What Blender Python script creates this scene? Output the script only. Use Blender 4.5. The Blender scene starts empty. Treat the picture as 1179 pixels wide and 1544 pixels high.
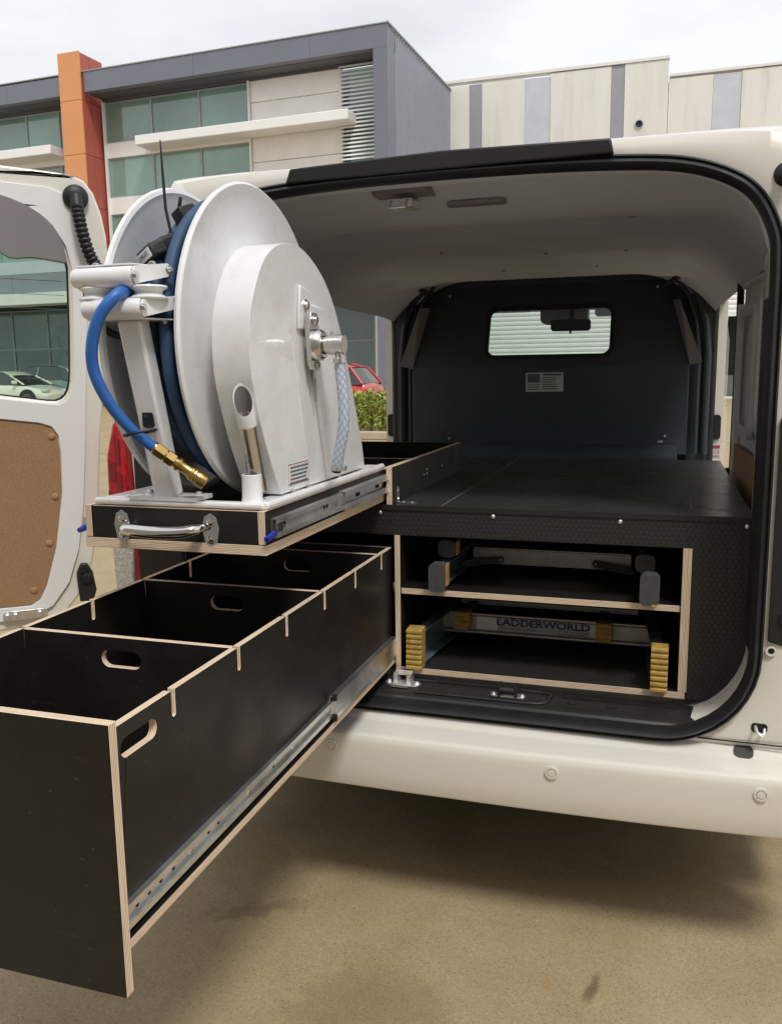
import bpy, bmesh, math, random
from mathutils import Vector, Matrix
from mathutils.geometry import tessellate_polygon
random.seed(7)
S = bpy.context.scene
COL = S.collection
R = math.radians
# ------------------------------------------------------------------ camera
cam_d = bpy.data.cameras.new('camera'); cam = bpy.data.objects.new('camera', cam_d); COL.objects.link(cam)
rt = Vector((0.9537269, 0.30039587, -0.01293509)); up = Vector((-0.03592838, 0.15656997, 0.98701317)); fw = Vector((-0.29851993, 0.94087628, -0.16011773))
m = Matrix.Identity(4)
for i in range(3):
    m[i][0] = rt[i]; m[i][1] = up[i]; m[i][2] = -fw[i]
m.translation = Vector((0.465, -2.0, 1.30))
cam.matrix_world = m
cam_d.sensor_fit = 'VERTICAL'; cam_d.angle = 2*math.atan(772/1292.0)
cam_d.clip_start = 0.05; cam_d.clip_end = 800
S.camera = cam
# ------------------------------------------------------------------ sky, sun, exposure
SUN_EL, SUN_AZ = 57.0, 140.0          # azimuth measured clockwise from +Y
w = bpy.data.worlds.new('World'); S.world = w; w.use_nodes = True
nt = w.node_tree; nt.nodes.clear()
N = nt.nodes.new; L = nt.links.new
out = N('ShaderNodeOutputWorld'); bg = N('ShaderNodeBackground'); bg.inputs['Strength'].default_value = 0.10
sky = N('ShaderNodeTexSky'); sky.sky_type = 'NISHITA'; sky.sun_disc = False
sky.sun_elevation = R(SUN_EL); sky.sun_rotation = R(SUN_AZ); sky.dust_density = 4; sky.air_density = 1.5
tc = N('ShaderNodeTexCoord'); mp = N('ShaderNodeMapping'); mp.inputs['Scale'].default_value = (1.0, 1.0, 2.6)
no = N('ShaderNodeTexNoise'); no.inputs['Scale'].default_value = 2.3; no.inputs['Detail'].default_value = 6; no.inputs['Roughness'].default_value = 0.5
cr = N('ShaderNodeValToRGB'); cr.color_ramp.elements[0].position = 0.28; cr.color_ramp.elements[0].color = (4.6, 4.75, 4.95, 1)
cr.color_ramp.elements[1].position = 0.58; cr.color_ramp.elements[1].color = (6.7, 6.75, 6.85, 1)
mx = N('ShaderNodeMixRGB'); mx.inputs['Fac'].default_value = 0.93
L(tc.outputs['Generated'], mp.inputs['Vector']); L(mp.outputs['Vector'], no.inputs['Vector']); L(no.outputs['Fac'], cr.inputs['Fac'])
L(sky.outputs['Color'], mx.inputs['Color1']); L(cr.outputs['Color'], mx.inputs['Color2']); L(mx.outputs['Color'], bg.inputs['Color']); L(bg.outputs['Background'], out.inputs['Surface'])
sd = bpy.data.lights.new('sun', 'SUN'); sd.energy = 1.5; sd.angle = R(12); sd.color = (1.0, 0.975, 0.94)
sun = bpy.data.objects.new('sun', sd); COL.objects.link(sun)
sdir = Vector((math.sin(R(SUN_AZ))*math.cos(R(SUN_EL)), math.cos(R(SUN_AZ))*math.cos(R(SUN_EL)), math.sin(R(SUN_EL))))
sun.rotation_euler = sdir.to_track_quat('Z', 'Y').to_euler()
S.view_settings.view_transform = 'Standard'; S.view_settings.look = 'None'; S.view_settings.exposure = 0.6; S.view_settings.gamma = 1.0
S.view_settings.use_curve_mapping = False

# ------------------------------------------------------------------ materials
def pset(b, k, v):
    if k in b.inputs: b.inputs[k].default_value = v
def mat(name, col, rough=0.5, metal=0.0, spec=0.5, coat=0.0, noise=None, bump=None, trans=0.0, rvar=0.0, obj=True, mottle=None):
    """noise=(scale, amount) colour variation; bump=(scale, strength, distance); mottle=(scale, colour2, fac)"""
    M = bpy.data.materials.new(name); M.use_nodes = True
    t = M.node_tree; b = t.nodes['Principled BSDF']
    c4 = (col[0], col[1], col[2], 1)
    pset(b, 'Base Color', c4); pset(b, 'Roughness', rough); pset(b, 'Metallic', metal); pset(b, 'Specular IOR Level', spec)
    pset(b, 'Coat Weight', coat); pset(b, 'Coat Roughness', 0.06); pset(b, 'Transmission Weight', trans)
    co = t.nodes.new('ShaderNodeTexCoord')
    last = None
    if noise:
        n1 = t.nodes.new('ShaderNodeTexNoise'); n1.inputs['Scale'].default_value = noise[0]; n1.inputs['Detail'].default_value = 5; n1.inputs['Roughness'].default_value = 0.6
        t.links.new(co.outputs['Object'], n1.inputs['Vector'])
        mr = t.nodes.new('ShaderNodeMapRange'); mr.inputs['From Min'].default_value = 0.3; mr.inputs['From Max'].default_value = 0.7
        mr.inputs['To Min'].default_value = 1-noise[1]; mr.inputs['To Max'].default_value = 1+noise[1]
        t.links.new(n1.outputs['Fac'], mr.inputs['Value'])
        ml = t.nodes.new('ShaderNodeVectorMath'); ml.operation = 'SCALE'; ml.inputs[0].default_value = col[:3]
        t.links.new(mr.outputs['Result'], ml.inputs['Scale']); last = ml.outputs['Vector']
    if mottle:
        n2 = t.nodes.new('ShaderNodeTexNoise'); n2.inputs['Scale'].default_value = mottle[0]; n2.inputs['Detail'].default_value = 6; n2.inputs['Roughness'].default_value = 0.65
        t.links.new(co.outputs['Object'], n2.inputs['Vector'])
        rr_ = t.nodes.new('ShaderNodeMapRange'); rr_.inputs['From Min'].default_value = 0.5; rr_.inputs['From Max'].default_value = 0.72; rr_.inputs['To Max'].default_value = mottle[2]
        t.links.new(n2.outputs['Fac'], rr_.inputs['Value'])
        mm = t.nodes.new('ShaderNodeMixRGB'); mm.inputs['Color1'].default_value = c4; mm.inputs['Color2'].default_value = (*mottle[1], 1)
        if last is not None: t.links.new(last, mm.inputs['Color1'])
        t.links.new(rr_.outputs['Result'], mm.inputs['Fac']); last = mm.outputs['Color']
    if last is not None: t.links.new(last, b.inputs['Base Color'])
    if rvar:
        n3 = t.nodes.new('ShaderNodeTexNoise'); n3.inputs['Scale'].default_value = 6; n3.inputs['Detail'].default_value = 5
        t.links.new(co.outputs['Object'], n3.inputs['Vector'])
        r3 = t.nodes.new('ShaderNodeMapRange'); r3.inputs['From Min'].default_value = 0.3; r3.inputs['From Max'].default_value = 0.7
        r3.inputs['To Min'].default_value = max(0.02, rough-rvar); r3.inputs['To Max'].default_value = rough+rvar
        t.links.new(n3.outputs['Fac'], r3.inputs['Value']); t.links.new(r3.outputs['Result'], b.inputs['Roughness'])
    if bump:
        nb = t.nodes.new('ShaderNodeTexNoise'); nb.inputs['Scale'].default_value = bump[0]; nb.inputs['Detail'].default_value = 3
        t.links.new(co.outputs['Object'], nb.inputs['Vector'])
        bp = t.nodes.new('ShaderNodeBump'); bp.inputs['Strength'].default_value = bump[1]; bp.inputs['Distance'].default_value = bump[2]
        t.links.new(nb.outputs['Fac'], bp.inputs['Height']); t.links.new(bp.outputs['Normal'], b.inputs['Normal'])
    return M
def glass(name, tint, rough=0.0, ior=1.45, refl=1.0):
    M = bpy.data.materials.new(name); M.use_nodes = True; t = M.node_tree; t.nodes.clear()
    o = t.nodes.new('ShaderNodeOutputMaterial'); tr = t.nodes.new('ShaderNodeBsdfTransparent'); tr.inputs['Color'].default_value = (*tint, 1)
    g = t.nodes.new('ShaderNodeBsdfGlossy'); g.inputs['Roughness'].default_value = rough
    f = t.nodes.new('ShaderNodeFresnel'); f.inputs['IOR'].default_value = ior
    mxn = t.nodes.new('ShaderNodeMixShader'); t.links.new(f.outputs['Fac'], mxn.inputs['Fac']); t.links.new(tr.outputs[0], mxn.inputs[1]); t.links.new(g.outputs[0], mxn.inputs[2])
    t.links.new(mxn.outputs[0], o.inputs['Surface']); return M
def dusty(M, amt=.35):
    # specks of dust and hairline scratches lying on dark film
    t = M.node_tree; b = t.nodes['Principled BSDF']; co = t.nodes.new('ShaderNodeTexCoord')
    v = t.nodes.new('ShaderNodeTexVoronoi'); v.inputs['Scale'].default_value = 42; t.links.new(co.outputs['Object'], v.inputs['Vector'])
    a = t.nodes.new('ShaderNodeMapRange'); a.inputs['From Min'].default_value = .07; a.inputs['From Max'].default_value = .03; a.inputs['To Min'].default_value = 0; a.inputs['To Max'].default_value = amt; t.links.new(v.outputs['Distance'], a.inputs['Value'])
    mp = t.nodes.new('ShaderNodeMapping'); mp.inputs['Scale'].default_value = (9, 3, 55); mp.inputs['Rotation'].default_value = (.3, .2, .5); t.links.new(co.outputs['Object'], mp.inputs['Vector'])
    n = t.nodes.new('ShaderNodeTexNoise'); n.inputs['Scale'].default_value = 2.2; n.inputs['Detail'].default_value = 2; t.links.new(mp.outputs[0], n.inputs['Vector'])
    a2 = t.nodes.new('ShaderNodeMapRange'); a2.inputs['From Min'].default_value = .66; a2.inputs['From Max'].default_value = .76; a2.inputs['To Max'].default_value = .045; t.links.new(n.outputs['Fac'], a2.inputs['Value'])
    mxx = t.nodes.new('ShaderNodeMath'); mxx.operation = 'MAXIMUM'; t.links.new(a.outputs[0], mxx.inputs[0]); t.links.new(a2.outputs[0], mxx.inputs[1])
    src = b.inputs['Base Color'].links[0].from_socket; x = t.nodes.new('ShaderNodeMixRGB'); x.inputs['Color2'].default_value = (.22, .20, .17, 1); t.links.new(mxx.outputs[0], x.inputs['Fac']); t.links.new(src, x.inputs['Color1']); t.links.new(x.outputs['Color'], b.inputs['Base Color']); return M
def perpane(M, lo=.72, hi=1.2):
    # every pane differs a little: blinds, rooms behind
    t = M.node_tree; b = t.nodes['Principled BSDF']; o = t.nodes.new('ShaderNodeObjectInfo'); r_ = t.nodes.new('ShaderNodeMapRange'); r_.inputs['To Min'].default_value = lo; r_.inputs['To Max'].default_value = hi; t.links.new(o.outputs['Random'], r_.inputs['Value'])
    src = b.inputs['Base Color'].links[0].from_socket; x = t.nodes.new('ShaderNodeVectorMath'); x.operation = 'SCALE'; t.links.new(src, x.inputs[0]); t.links.new(r_.outputs[0], x.inputs['Scale']); t.links.new(x.outputs[0], b.inputs['Base Color']); return M
def ply_edge():
    M = mat('plywood_edge', (.55, .40, .28), rough=.65); t = M.node_tree; b = t.nodes['Principled BSDF']
    uv = t.nodes.new('ShaderNodeUVMap'); sp = t.nodes.new('ShaderNodeSeparateXYZ'); t.links.new(uv.outputs['UV'], sp.inputs['Vector'])
    wv = t.nodes.new('ShaderNodeMath'); wv.operation = 'MULTIPLY'; wv.inputs[1].default_value = 2*math.pi/0.0031
    t.links.new(sp.outputs['Y'], wv.inputs[0]); sn = t.nodes.new('ShaderNodeMath'); sn.operation = 'SINE'; t.links.new(wv.outputs[0], sn.inputs[0])
    mpn = t.nodes.new('ShaderNodeMapping'); mpn.inputs['Scale'].default_value = (14, 700, 1); t.links.new(uv.outputs['UV'], mpn.inputs['Vector'])
    n1 = t.nodes.new('ShaderNodeTexNoise'); n1.inputs['Scale'].default_value = 1.0; n1.inputs['Detail'].default_value = 4; t.links.new(mpn.outputs['Vector'], n1.inputs['Vector'])
    ad = t.nodes.new('ShaderNodeMath'); ad.operation = 'MULTIPLY_ADD'; ad.inputs[1].default_value = .30; t.links.new(sn.outputs[0], ad.inputs[0]); t.links.new(n1.outputs['Fac'], ad.inputs[2])
    cr = t.nodes.new('ShaderNodeValToRGB'); e = cr.color_ramp.elements
    e[0].position = .22; e[0].color = (.36, .235, .15, 1); e[1].position = .60; e[1].color = (.80, .65, .48, 1)
    e2 = cr.color_ramp.elements.new(.40); e2.color = (.62, .455, .32, 1)
    t.links.new(ad.outputs[0], cr.inputs['Fac']); t.links.new(cr.outputs['Color'], b.inputs['Base Color'])
    return M
def hex_film(name, col, rough, cell=.0125, strength=.55, mode='hex'):
    M = mat(name, col, rough=rough, spec=.45); t = M.node_tree; b = t.nodes['Principled BSDF']
    uv = t.nodes.new('ShaderNodeUVMap')
    def vm(op, a, bb=None):
        n = t.nodes.new('ShaderNodeVectorMath'); n.operation = op
        for i, x in enumerate((a, bb)):
            if x is None: continue
            if isinstance(x, tuple): n.inputs[i].default_value = x
            else: t.links.new(x, n.inputs[i])
        return n
    def fm(op, a, bb=None):
        n = t.nodes.new('ShaderNodeMath'); n.operation = op
        for i, x in enumerate((a, bb)):
            if x is None: continue
            if isinstance(x, (int, float)): n.inputs[i].default_value = x
            else: t.links.new(x, n.inputs[i])
        return n.outputs[0]
    p = vm('MULTIPLY', uv.outputs['UV'], (1/cell, 1/cell, 0)).outputs['Vector']
    s = (1.0, 1.7320508, 1.0); h = (.5, .8660254, 0)
    a = vm('SUBTRACT', vm('MODULO', vm('ADD', p, (1000., 1732.0508, 0)).outputs[0], s).outputs[0], h).outputs[0]
    c = vm('SUBTRACT', vm('MODULO', vm('ADD', p, (1000.5, 1732.0508+.8660254, 0)).outputs[0], s).outputs[0], h).outputs[0]
    def hd(v):
        ab = vm('ABSOLUTE', v).outputs[0]; sp = t.nodes.new('ShaderNodeSeparateXYZ'); t.links.new(ab, sp.inputs[0])
        return fm('MAXIMUM', sp.outputs['X'], fm('ADD', fm('MULTIPLY', sp.outputs['X'], .5), fm('MULTIPLY', sp.outputs['Y'], .8660254)))
    d = fm('MINIMUM', hd(a), hd(c))
    if mode == 'rib':
        sx_ = t.nodes.new('ShaderNodeSeparateXYZ'); t.links.new(p, sx_.inputs[0]); d = fm('ABSOLUTE', fm('SUBTRACT', fm('FRACT', fm('ADD', sx_.outputs['X'], 500.0)), .5))
    mr = t.nodes.new('ShaderNodeMapRange'); mr.inputs['From Min'].default_value = .30 if mode == 'rib' else .38; mr.inputs['From Max'].default_value = .48; mr.inputs['To Min'].default_value = 1; mr.inputs['To Max'].default_value = 0
    t.links.new(d, mr.inputs['Value'])
    bp = t.nodes.new('ShaderNodeBump'); bp.inputs['Strength'].default_value = strength; bp.inputs['Distance'].default_value = .0012
    t.links.new(mr.outputs[0], bp.inputs['Height']); t.links.new(bp.outputs['Normal'], b.inputs['Normal'])
    mc = t.nodes.new('ShaderNodeMixRGB'); mc.inputs['Color1'].default_value = (col[0]*.35, col[1]*.35, col[2]*.35, 1); mc.inputs['Color2'].default_value = (col[0]*1.25, col[1]*1.25, col[2]*1.25, 1); t.links.new(mr.outputs[0], mc.inputs['Fac']); t.links.new(mc.outputs['Color'], b.inputs['Base Color'])
    # worn patches: the raised faces polish, the grooves stay matt
    co = t.nodes.new('ShaderNodeTexCoord'); n2 = t.nodes.new('ShaderNodeTexNoise'); n2.inputs['Scale'].default_value = 5; n2.inputs['Detail'].default_value = 4
    t.links.new(co.outputs['Object'], n2.inputs['Vector'])
    ro = fm('ADD', fm('MULTIPLY', mr.outputs[0], -.16), fm('ADD', fm('MULTIPLY', n2.outputs['Fac'], .22), rough+.04))
    t.links.new(ro, b.inputs['Roughness'])
    return M

MAT = {}
def setup_mats():
    m_ = MAT
    m_['paint'] = mat('van_white_paint', (.73, .705, .63), rough=.27, coat=.85, noise=(3, .02))
    m_['paint_in'] = mat('van_inner_paint', (.76, .76, .75), rough=.40, coat=.3, noise=(4, .03))
    m_['powder'] = mat('white_powder_coat', (.77, .775, .775), rough=.32, coat=.35, noise=(9, .035), rvar=.10, mottle=(26, (.50, .47, .43), .26), bump=(160, .10, .001))
    m_['film'] = dusty(mat('black_phenolic_film', (.0125, .0115, .0100), rough=.42, spec=.40, noise=(18, .25), rvar=.12, bump=(300, .10, .0006), mottle=(2.5, (.020, .018, .015), .6)))
    m_['hex'] = hex_film('black_hex_film', (.021, .0205, .0195), .36, strength=.55)
    m_['deckhex'] = hex_film('black_fine_deck_film', (.032, .033, .035), .28, cell=.0085, strength=.5)
    m_['edge'] = ply_edge()
    m_['rubber'] = mat('black_seal_rubber', (.012, .013, .015), rough=.48, spec=.4, noise=(20, .2))
    m_['plastic'] = mat('black_textured_plastic', (.018, .018, .018), rough=.46, spec=.4, bump=(420, .25, .0006), noise=(6, .15))
    m_['dark'] = mat('dark_underbody', (.012, .012, .012), rough=.9, noise=(5, .2))
    m_['liner'] = mat('grey_headliner', (.56, .585, .63), rough=.85, spec=.2, noise=(3, .05), bump=(500, .12, .0008))
    m_['greytrim'] = mat('grey_plastic_trim', (.21, .20, .20), rough=.5, spec=.4, noise=(5, .06))
    m_['bulk'] = mat('dark_grey_bulkhead', (.030, .035, .043), rough=.48, spec=.4, noise=(2.5, .15), rvar=.08, bump=(350, .15, .0006))
    m_['hardboard'] = mat('brown_hardboard', (.33, .19, .095), rough=.72, noise=(320, .30), mottle=(5, (.25, .14, .065), .5), bump=(260, .12, .0005))
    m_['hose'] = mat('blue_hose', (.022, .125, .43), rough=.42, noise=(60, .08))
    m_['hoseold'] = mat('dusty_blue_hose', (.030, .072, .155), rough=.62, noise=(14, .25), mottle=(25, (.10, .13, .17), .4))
    m_['zinc'] = mat('zinc_steel', (.84, .84, .83), rough=.40, metal=1, noise=(25, .10), rvar=.12)
    m_['stainless'] = mat('stainless_steel', (.62, .60, .57), rough=.27, metal=1, noise=(40, .08), rvar=.08)
    m_['chrome'] = mat('chrome', (.72, .71, .69), rough=.10, metal=1)
    m_['alu'] = mat('aluminium', (.42, .405, .375), rough=.46, metal=1, noise=(30, .15))
    m_['brass'] = mat('brass', (.52, .36, .13), rough=.28, metal=1, noise=(50, .15))
    m_['gold'] = mat('ochre_ladder_rubber', (.40, .255, .055), rough=.6, noise=(60, .25), mottle=(35, (.14, .08, .02), .5))
    m_['footblack'] = mat('dark_ladder_rubber', (.055, .055, .058), rough=.7, noise=(60, .2))
    m_['ladderblue'] = mat('blue_grey_fibreglass', (.09, .115, .128), rough=.45, noise=(20, .15))
    m_['clearhose'] = mat('braided_clear_hose', (.50, .56, .66), rough=.25, coat=.5)
    m_['red'] = mat('red_lens', (.45, .006, .012), rough=.10, coat=1.0, bump=(70, .5, .002), noise=(60, .35))
    m_['clear'] = mat('clear_lens', (.60, .60, .58), rough=.12, coat=1.0, bump=(160, 1.0, .004), metal=.35, noise=(120, .3))
    m_['reddull'] = mat('red_lens_edge', (.22, .008, .012), rough=.18, coat=1.0)
    m_['doorglass'] = glass('tinted_door_glass', (.80, .90, .85))
    m_['cabglass'] = glass('cab_glass', (.93, .97, .955))
    m_['white'] = mat('white_label', (.74, .74, .74), rough=.45)
    m_['silverlabel'] = mat('silver_label', (.42, .43, .44), rough=.4)
    m_['darkprint'] = mat('dark_print', (.07, .09, .11), rough=.5)
    m_['navyprint'] = mat('navy_print', (.02, .035, .09), rough=.5)
    m_['redprint'] = mat('red_print', (.38, .05, .06), rough=.5)
    m_['bluecap'] = mat('blue_plastic_cap', (.01, .03, .30), rough=.3, coat=.3)
    m_['bluegrey'] = mat('bluegrey_label', (.33, .36, .42), rough=.5)
    # setting
    m_['shadewall'] = mat('pale_shading_wall', (.45, .445, .43), rough=.85, noise=(2, .1))
    m_['ground'] = ground_mat()
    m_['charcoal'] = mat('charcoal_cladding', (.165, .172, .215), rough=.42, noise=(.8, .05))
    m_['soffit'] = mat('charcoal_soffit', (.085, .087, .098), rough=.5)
    m_['corrug'] = mat('charcoal_corrugated_sheet', (.25, .255, .30), rough=.45, noise=(.7, .05))
    m_['orange'] = mat('orange_cladding', (.67, .29, .115), rough=.45, noise=(1, .04))
    m_['redor'] = mat('rust_red_cladding', (.42, .10, .07), rough=.45, noise=(1, .05))
    m_['bglass'] = perpane(mat('green_glazing', (.165, .285, .235), rough=.06, spec=.9, noise=(.35, .22), coat=.6))
    m_['bglass2'] = perpane(mat('green_ground_glazing', (.085, .135, .118), rough=.05, spec=.8, noise=(.3, .3), coat=.3))
    m_['creamclad'] = perpane(mat('cream_cladding', (.76, .74, .705), rough=.6, noise=(1.2, .05)), .94, 1.05)
    m_['whitebeam'] = mat('white_sunshade', (.80, .79, .77), rough=.5, noise=(1, .02))
    m_['mull'] = mat('window_frame_grey', (.30, .33, .33), rough=.45)
    m_['concrete'] = concrete_mat()
    m_['bluestrip'] = mat('pale_blue_panel', (.52, .55, .60), rough=.6, noise=(1.5, .06))
    m_['greystrip'] = mat('grey_panel_strip', (.30, .305, .34), rough=.6, noise=(1.2, .06))
    m_['roller'] = mat('white_roller_shutter', (.78, .79, .78), rough=.5, noise=(2, .04))
    m_['voidm'] = mat('dark_interior', (.03, .03, .033), rough=.9)
    m_['kerb'] = mat('kerb_concrete', (.42, .34, .25), rough=.8, noise=(4, .15))
    m_['leaf'] = leaf_mat()
    m_['twig'] = mat('hedge_twig', (.07, .05, .03), rough=.9, noise=(8, .2))
    m_['cwhite'] = mat('white_car_paint', (.78, .76, .66), rough=.2, coat=1)
    m_['cmirror'] = mat('reflected_car_green', (.20, .27, .24), rough=.25, coat=1, metal=.3)  # glazing tint put into the colour of the mirrored car
    m_['cred'] = mat('red_car_paint', (.52, .02, .02), rough=.2, coat=1)
    m_['cglass'] = mat('car_window', (.02, .028, .028), rough=.05, spec=.7, coat=.6)
    m_['tyre'] = mat('tyre_rubber', (.025, .025, .026), rough=.8, noise=(10, .2))
    m_['alloy'] = mat('alloy_rim', (.5, .5, .5), rough=.3, metal=1)
    m_['lamp'] = mat('car_lamp', (.6, .6, .58), rough=.1, coat=1)
def ground_mat():
    M = mat('tan_concrete_ground', (.30, .225, .135), rough=.62, spec=.35); t = M.node_tree; b = t.nodes['Principled BSDF']
    co = t.nodes.new('ShaderNodeTexCoord')
    def noise(s, d=5, r=.6):
        n = t.nodes.new('ShaderNodeTexNoise'); n.inputs['Scale'].default_value = s; n.inputs['Detail'].default_value = d; n.inputs['Roughness'].default_value = r
        t.links.new(co.outputs['Object'], n.inputs['Vector']); return n.outputs['Fac']
    def ramp(fac, els):
        c = t.nodes.new('ShaderNodeValToRGB'); e = c.color_ramp.elements
        e[0].position, e[0].color = els[0]; e[1].position, e[1].color = els[-1]
        for p_, c_ in els[1:-1]: x = e.new(p_); x.color = c_
        t.links.new(fac, c.inputs['Fac']); return c.outputs['Color']
    def mixc(kind, f, a, bb):
        x = t.nodes.new('ShaderNodeMixRGB'); x.blend_type = kind
        if isinstance(f, float): x.inputs['Fac'].default_value = f
        else: t.links.new(f, x.inputs['Fac'])
        t.links.new(a, x.inputs['Color1']); t.links.new(bb, x.inputs['Color2']); return x.outputs['Color']
    base = ramp(noise(2.6, 8, .62), [(.3, (.285, .22, .122, 1)), (.5, (.345, .27, .155, 1)), (.72, (.40, .32, .195, 1))])
    vg = t.nodes.new('ShaderNodeTexVoronoi'); vg.inputs['Scale'].default_value = 330; t.links.new(co.outputs['Object'], vg.inputs['Vector'])
    sg = t.nodes.new('ShaderNodeSeparateXYZ'); t.links.new(vg.outputs['Color'], sg.inputs[0])
    speck = ramp(sg.outputs['X'], [(.03, (.66, .63, .59, 1)), (.20, (.93, .925, .92, 1)), (.82, (1.03, 1.03, 1.03, 1)), (.98, (1.22, 1.22, 1.23, 1))])
    c1 = mixc('MULTIPLY', .85, base, speck)
    v = t.nodes.new('ShaderNodeTexVoronoi'); v.inputs['Scale'].default_value = 85; t.links.new(co.outputs['Object'], v.inputs['Vector'])
    dots = ramp(v.outputs['Distance'], [(.08, (.35, .30, .25, 1)), (.16, (1, 1, 1, 1))])
    c2 = mixc('MULTIPLY', .16, c1, dots)
    stain = ramp(noise(.9, 4, .55), [(.33, (.72, .69, .66, 1)), (.45, (1, 1, 1, 1))])
    c3 = mixc('MULTIPLY', .7, c2, stain)
    def spot(cx, cy, rx, ry, col, amt, cur, rot=0.0):
        mp = t.nodes.new('ShaderNodeMapping'); mp.vector_type = 'TEXTURE'; mp.inputs['Location'].default_value = (cx, cy, 0); mp.inputs['Scale'].default_value = (rx, ry, 1); mp.inputs['Rotation'].default_value = (0, 0, rot)
        wob = t.nodes.new('ShaderNodeVectorMath'); wob.operation = 'MULTIPLY_ADD'; nn = t.nodes.new('ShaderNodeTexNoise'); nn.inputs['Scale'].default_value = 22; nn.inputs['Detail'].default_value = 4
        t.links.new(co.outputs['Object'], nn.inputs['Vector']); t.links.new(nn.outputs['Color'], wob.inputs[0]); wob.inputs[1].default_value = (rx*1.2, ry*1.2, 0); t.links.new(co.outputs['Object'], wob.inputs[2])
        t.links.new(wob.outputs[0], mp.inputs['Vector']); ln = t.nodes.new('ShaderNodeVectorMath'); ln.operation = 'LENGTH'; t.links.new(mp.outputs[0], ln.inputs[0])
        mr = t.nodes.new('ShaderNodeMapRange'); mr.inputs['From Min'].default_value = 1.0; mr.inputs['From Max'].default_value = .45; mr.inputs['To Min'].default_value = 0; mr.inputs['To Max'].default_value = amt
        t.links.new(ln.outputs['Value'], mr.inputs['Value']); x = t.nodes.new('ShaderNodeMixRGB'); x.inputs['Color2'].default_value = (*col, 1); t.links.new(mr.outputs[0], x.inputs['Fac']); t.links.new(cur, x.inputs['Color1']); return x.outputs['Color']
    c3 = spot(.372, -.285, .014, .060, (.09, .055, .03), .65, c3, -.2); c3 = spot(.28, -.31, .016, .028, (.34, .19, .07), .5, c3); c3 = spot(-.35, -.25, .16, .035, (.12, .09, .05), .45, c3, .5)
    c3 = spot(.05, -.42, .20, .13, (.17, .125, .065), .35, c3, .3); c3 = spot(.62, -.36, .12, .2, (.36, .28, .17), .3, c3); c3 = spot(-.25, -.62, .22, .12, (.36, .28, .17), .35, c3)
    t.links.new(c3, b.inputs['Base Color'])
    rg = t.nodes.new('ShaderNodeMapRange'); rg.inputs['To Min'].default_value = .38; rg.inputs['To Max'].default_value = .75; t.links.new(noise(2.2, 6), rg.inputs['Value']); t.links.new(rg.outputs[0], b.inputs['Roughness'])
    bp = t.nodes.new('ShaderNodeBump'); bp.inputs['Strength'].default_value = .16; bp.inputs['Distance'].default_value = .002
    t.links.new(noise(300, 4, .75), bp.inputs['Height']); t.links.new(bp.outputs['Normal'], b.inputs['Normal'])
    return M
def concrete_mat():
    M = mat('cream_precast_concrete', (.62, .585, .50), rough=.75); t = M.node_tree; b = t.nodes['Principled BSDF']
    co = t.nodes.new('ShaderNodeTexCoord'); mpn = t.nodes.new('ShaderNodeMapping'); mpn.inputs['Scale'].default_value = (1.3, 1.3, .16); t.links.new(co.outputs['Object'], mpn.inputs['Vector'])
    n = t.nodes.new('ShaderNodeTexNoise'); n.inputs['Scale'].default_value = 1.0; n.inputs['Detail'].default_value = 6; n.inputs['Roughness'].default_value = .62; t.links.new(mpn.outputs['Vector'], n.inputs['Vector'])
    c = t.nodes.new('ShaderNodeValToRGB'); e = c.color_ramp.elements; e[0].position = .30; e[0].color = (.58, .56, .50, 1); e[1].position = .50; e[1].color = (.71, .695, .64, 1)
    x = e.new(.75); x.color = (.74, .73, .68, 1)
    t.links.new(n.outputs['Fac'], c.inputs['Fac']); t.links.new(c.outputs['Color'], b.inputs['Base Color']); return M
def leaf_mat():
    M = mat('hedge_leaf', (.16, .22, .03), rough=.55); t = M.node_tree; b = t.nodes['Principled BSDF']
    a = t.nodes.new('ShaderNodeVertexColor') if False else None
    g = t.nodes.new('ShaderNodeNewGeometry'); c = t.nodes.new('ShaderNodeValToRGB'); e = c.color_ramp.elements
    e[0].color = (.10, .155, .022, 1); e[1].color = (.42, .47, .08, 1); t.links.new(g.outputs['Random Per Island'], c.inputs['Fac']); t.links.new(c.outputs['Color'], b.inputs['Base Color'])
    pset(b, 'Subsurface Weight', .0); return M
setup_mats()

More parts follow.
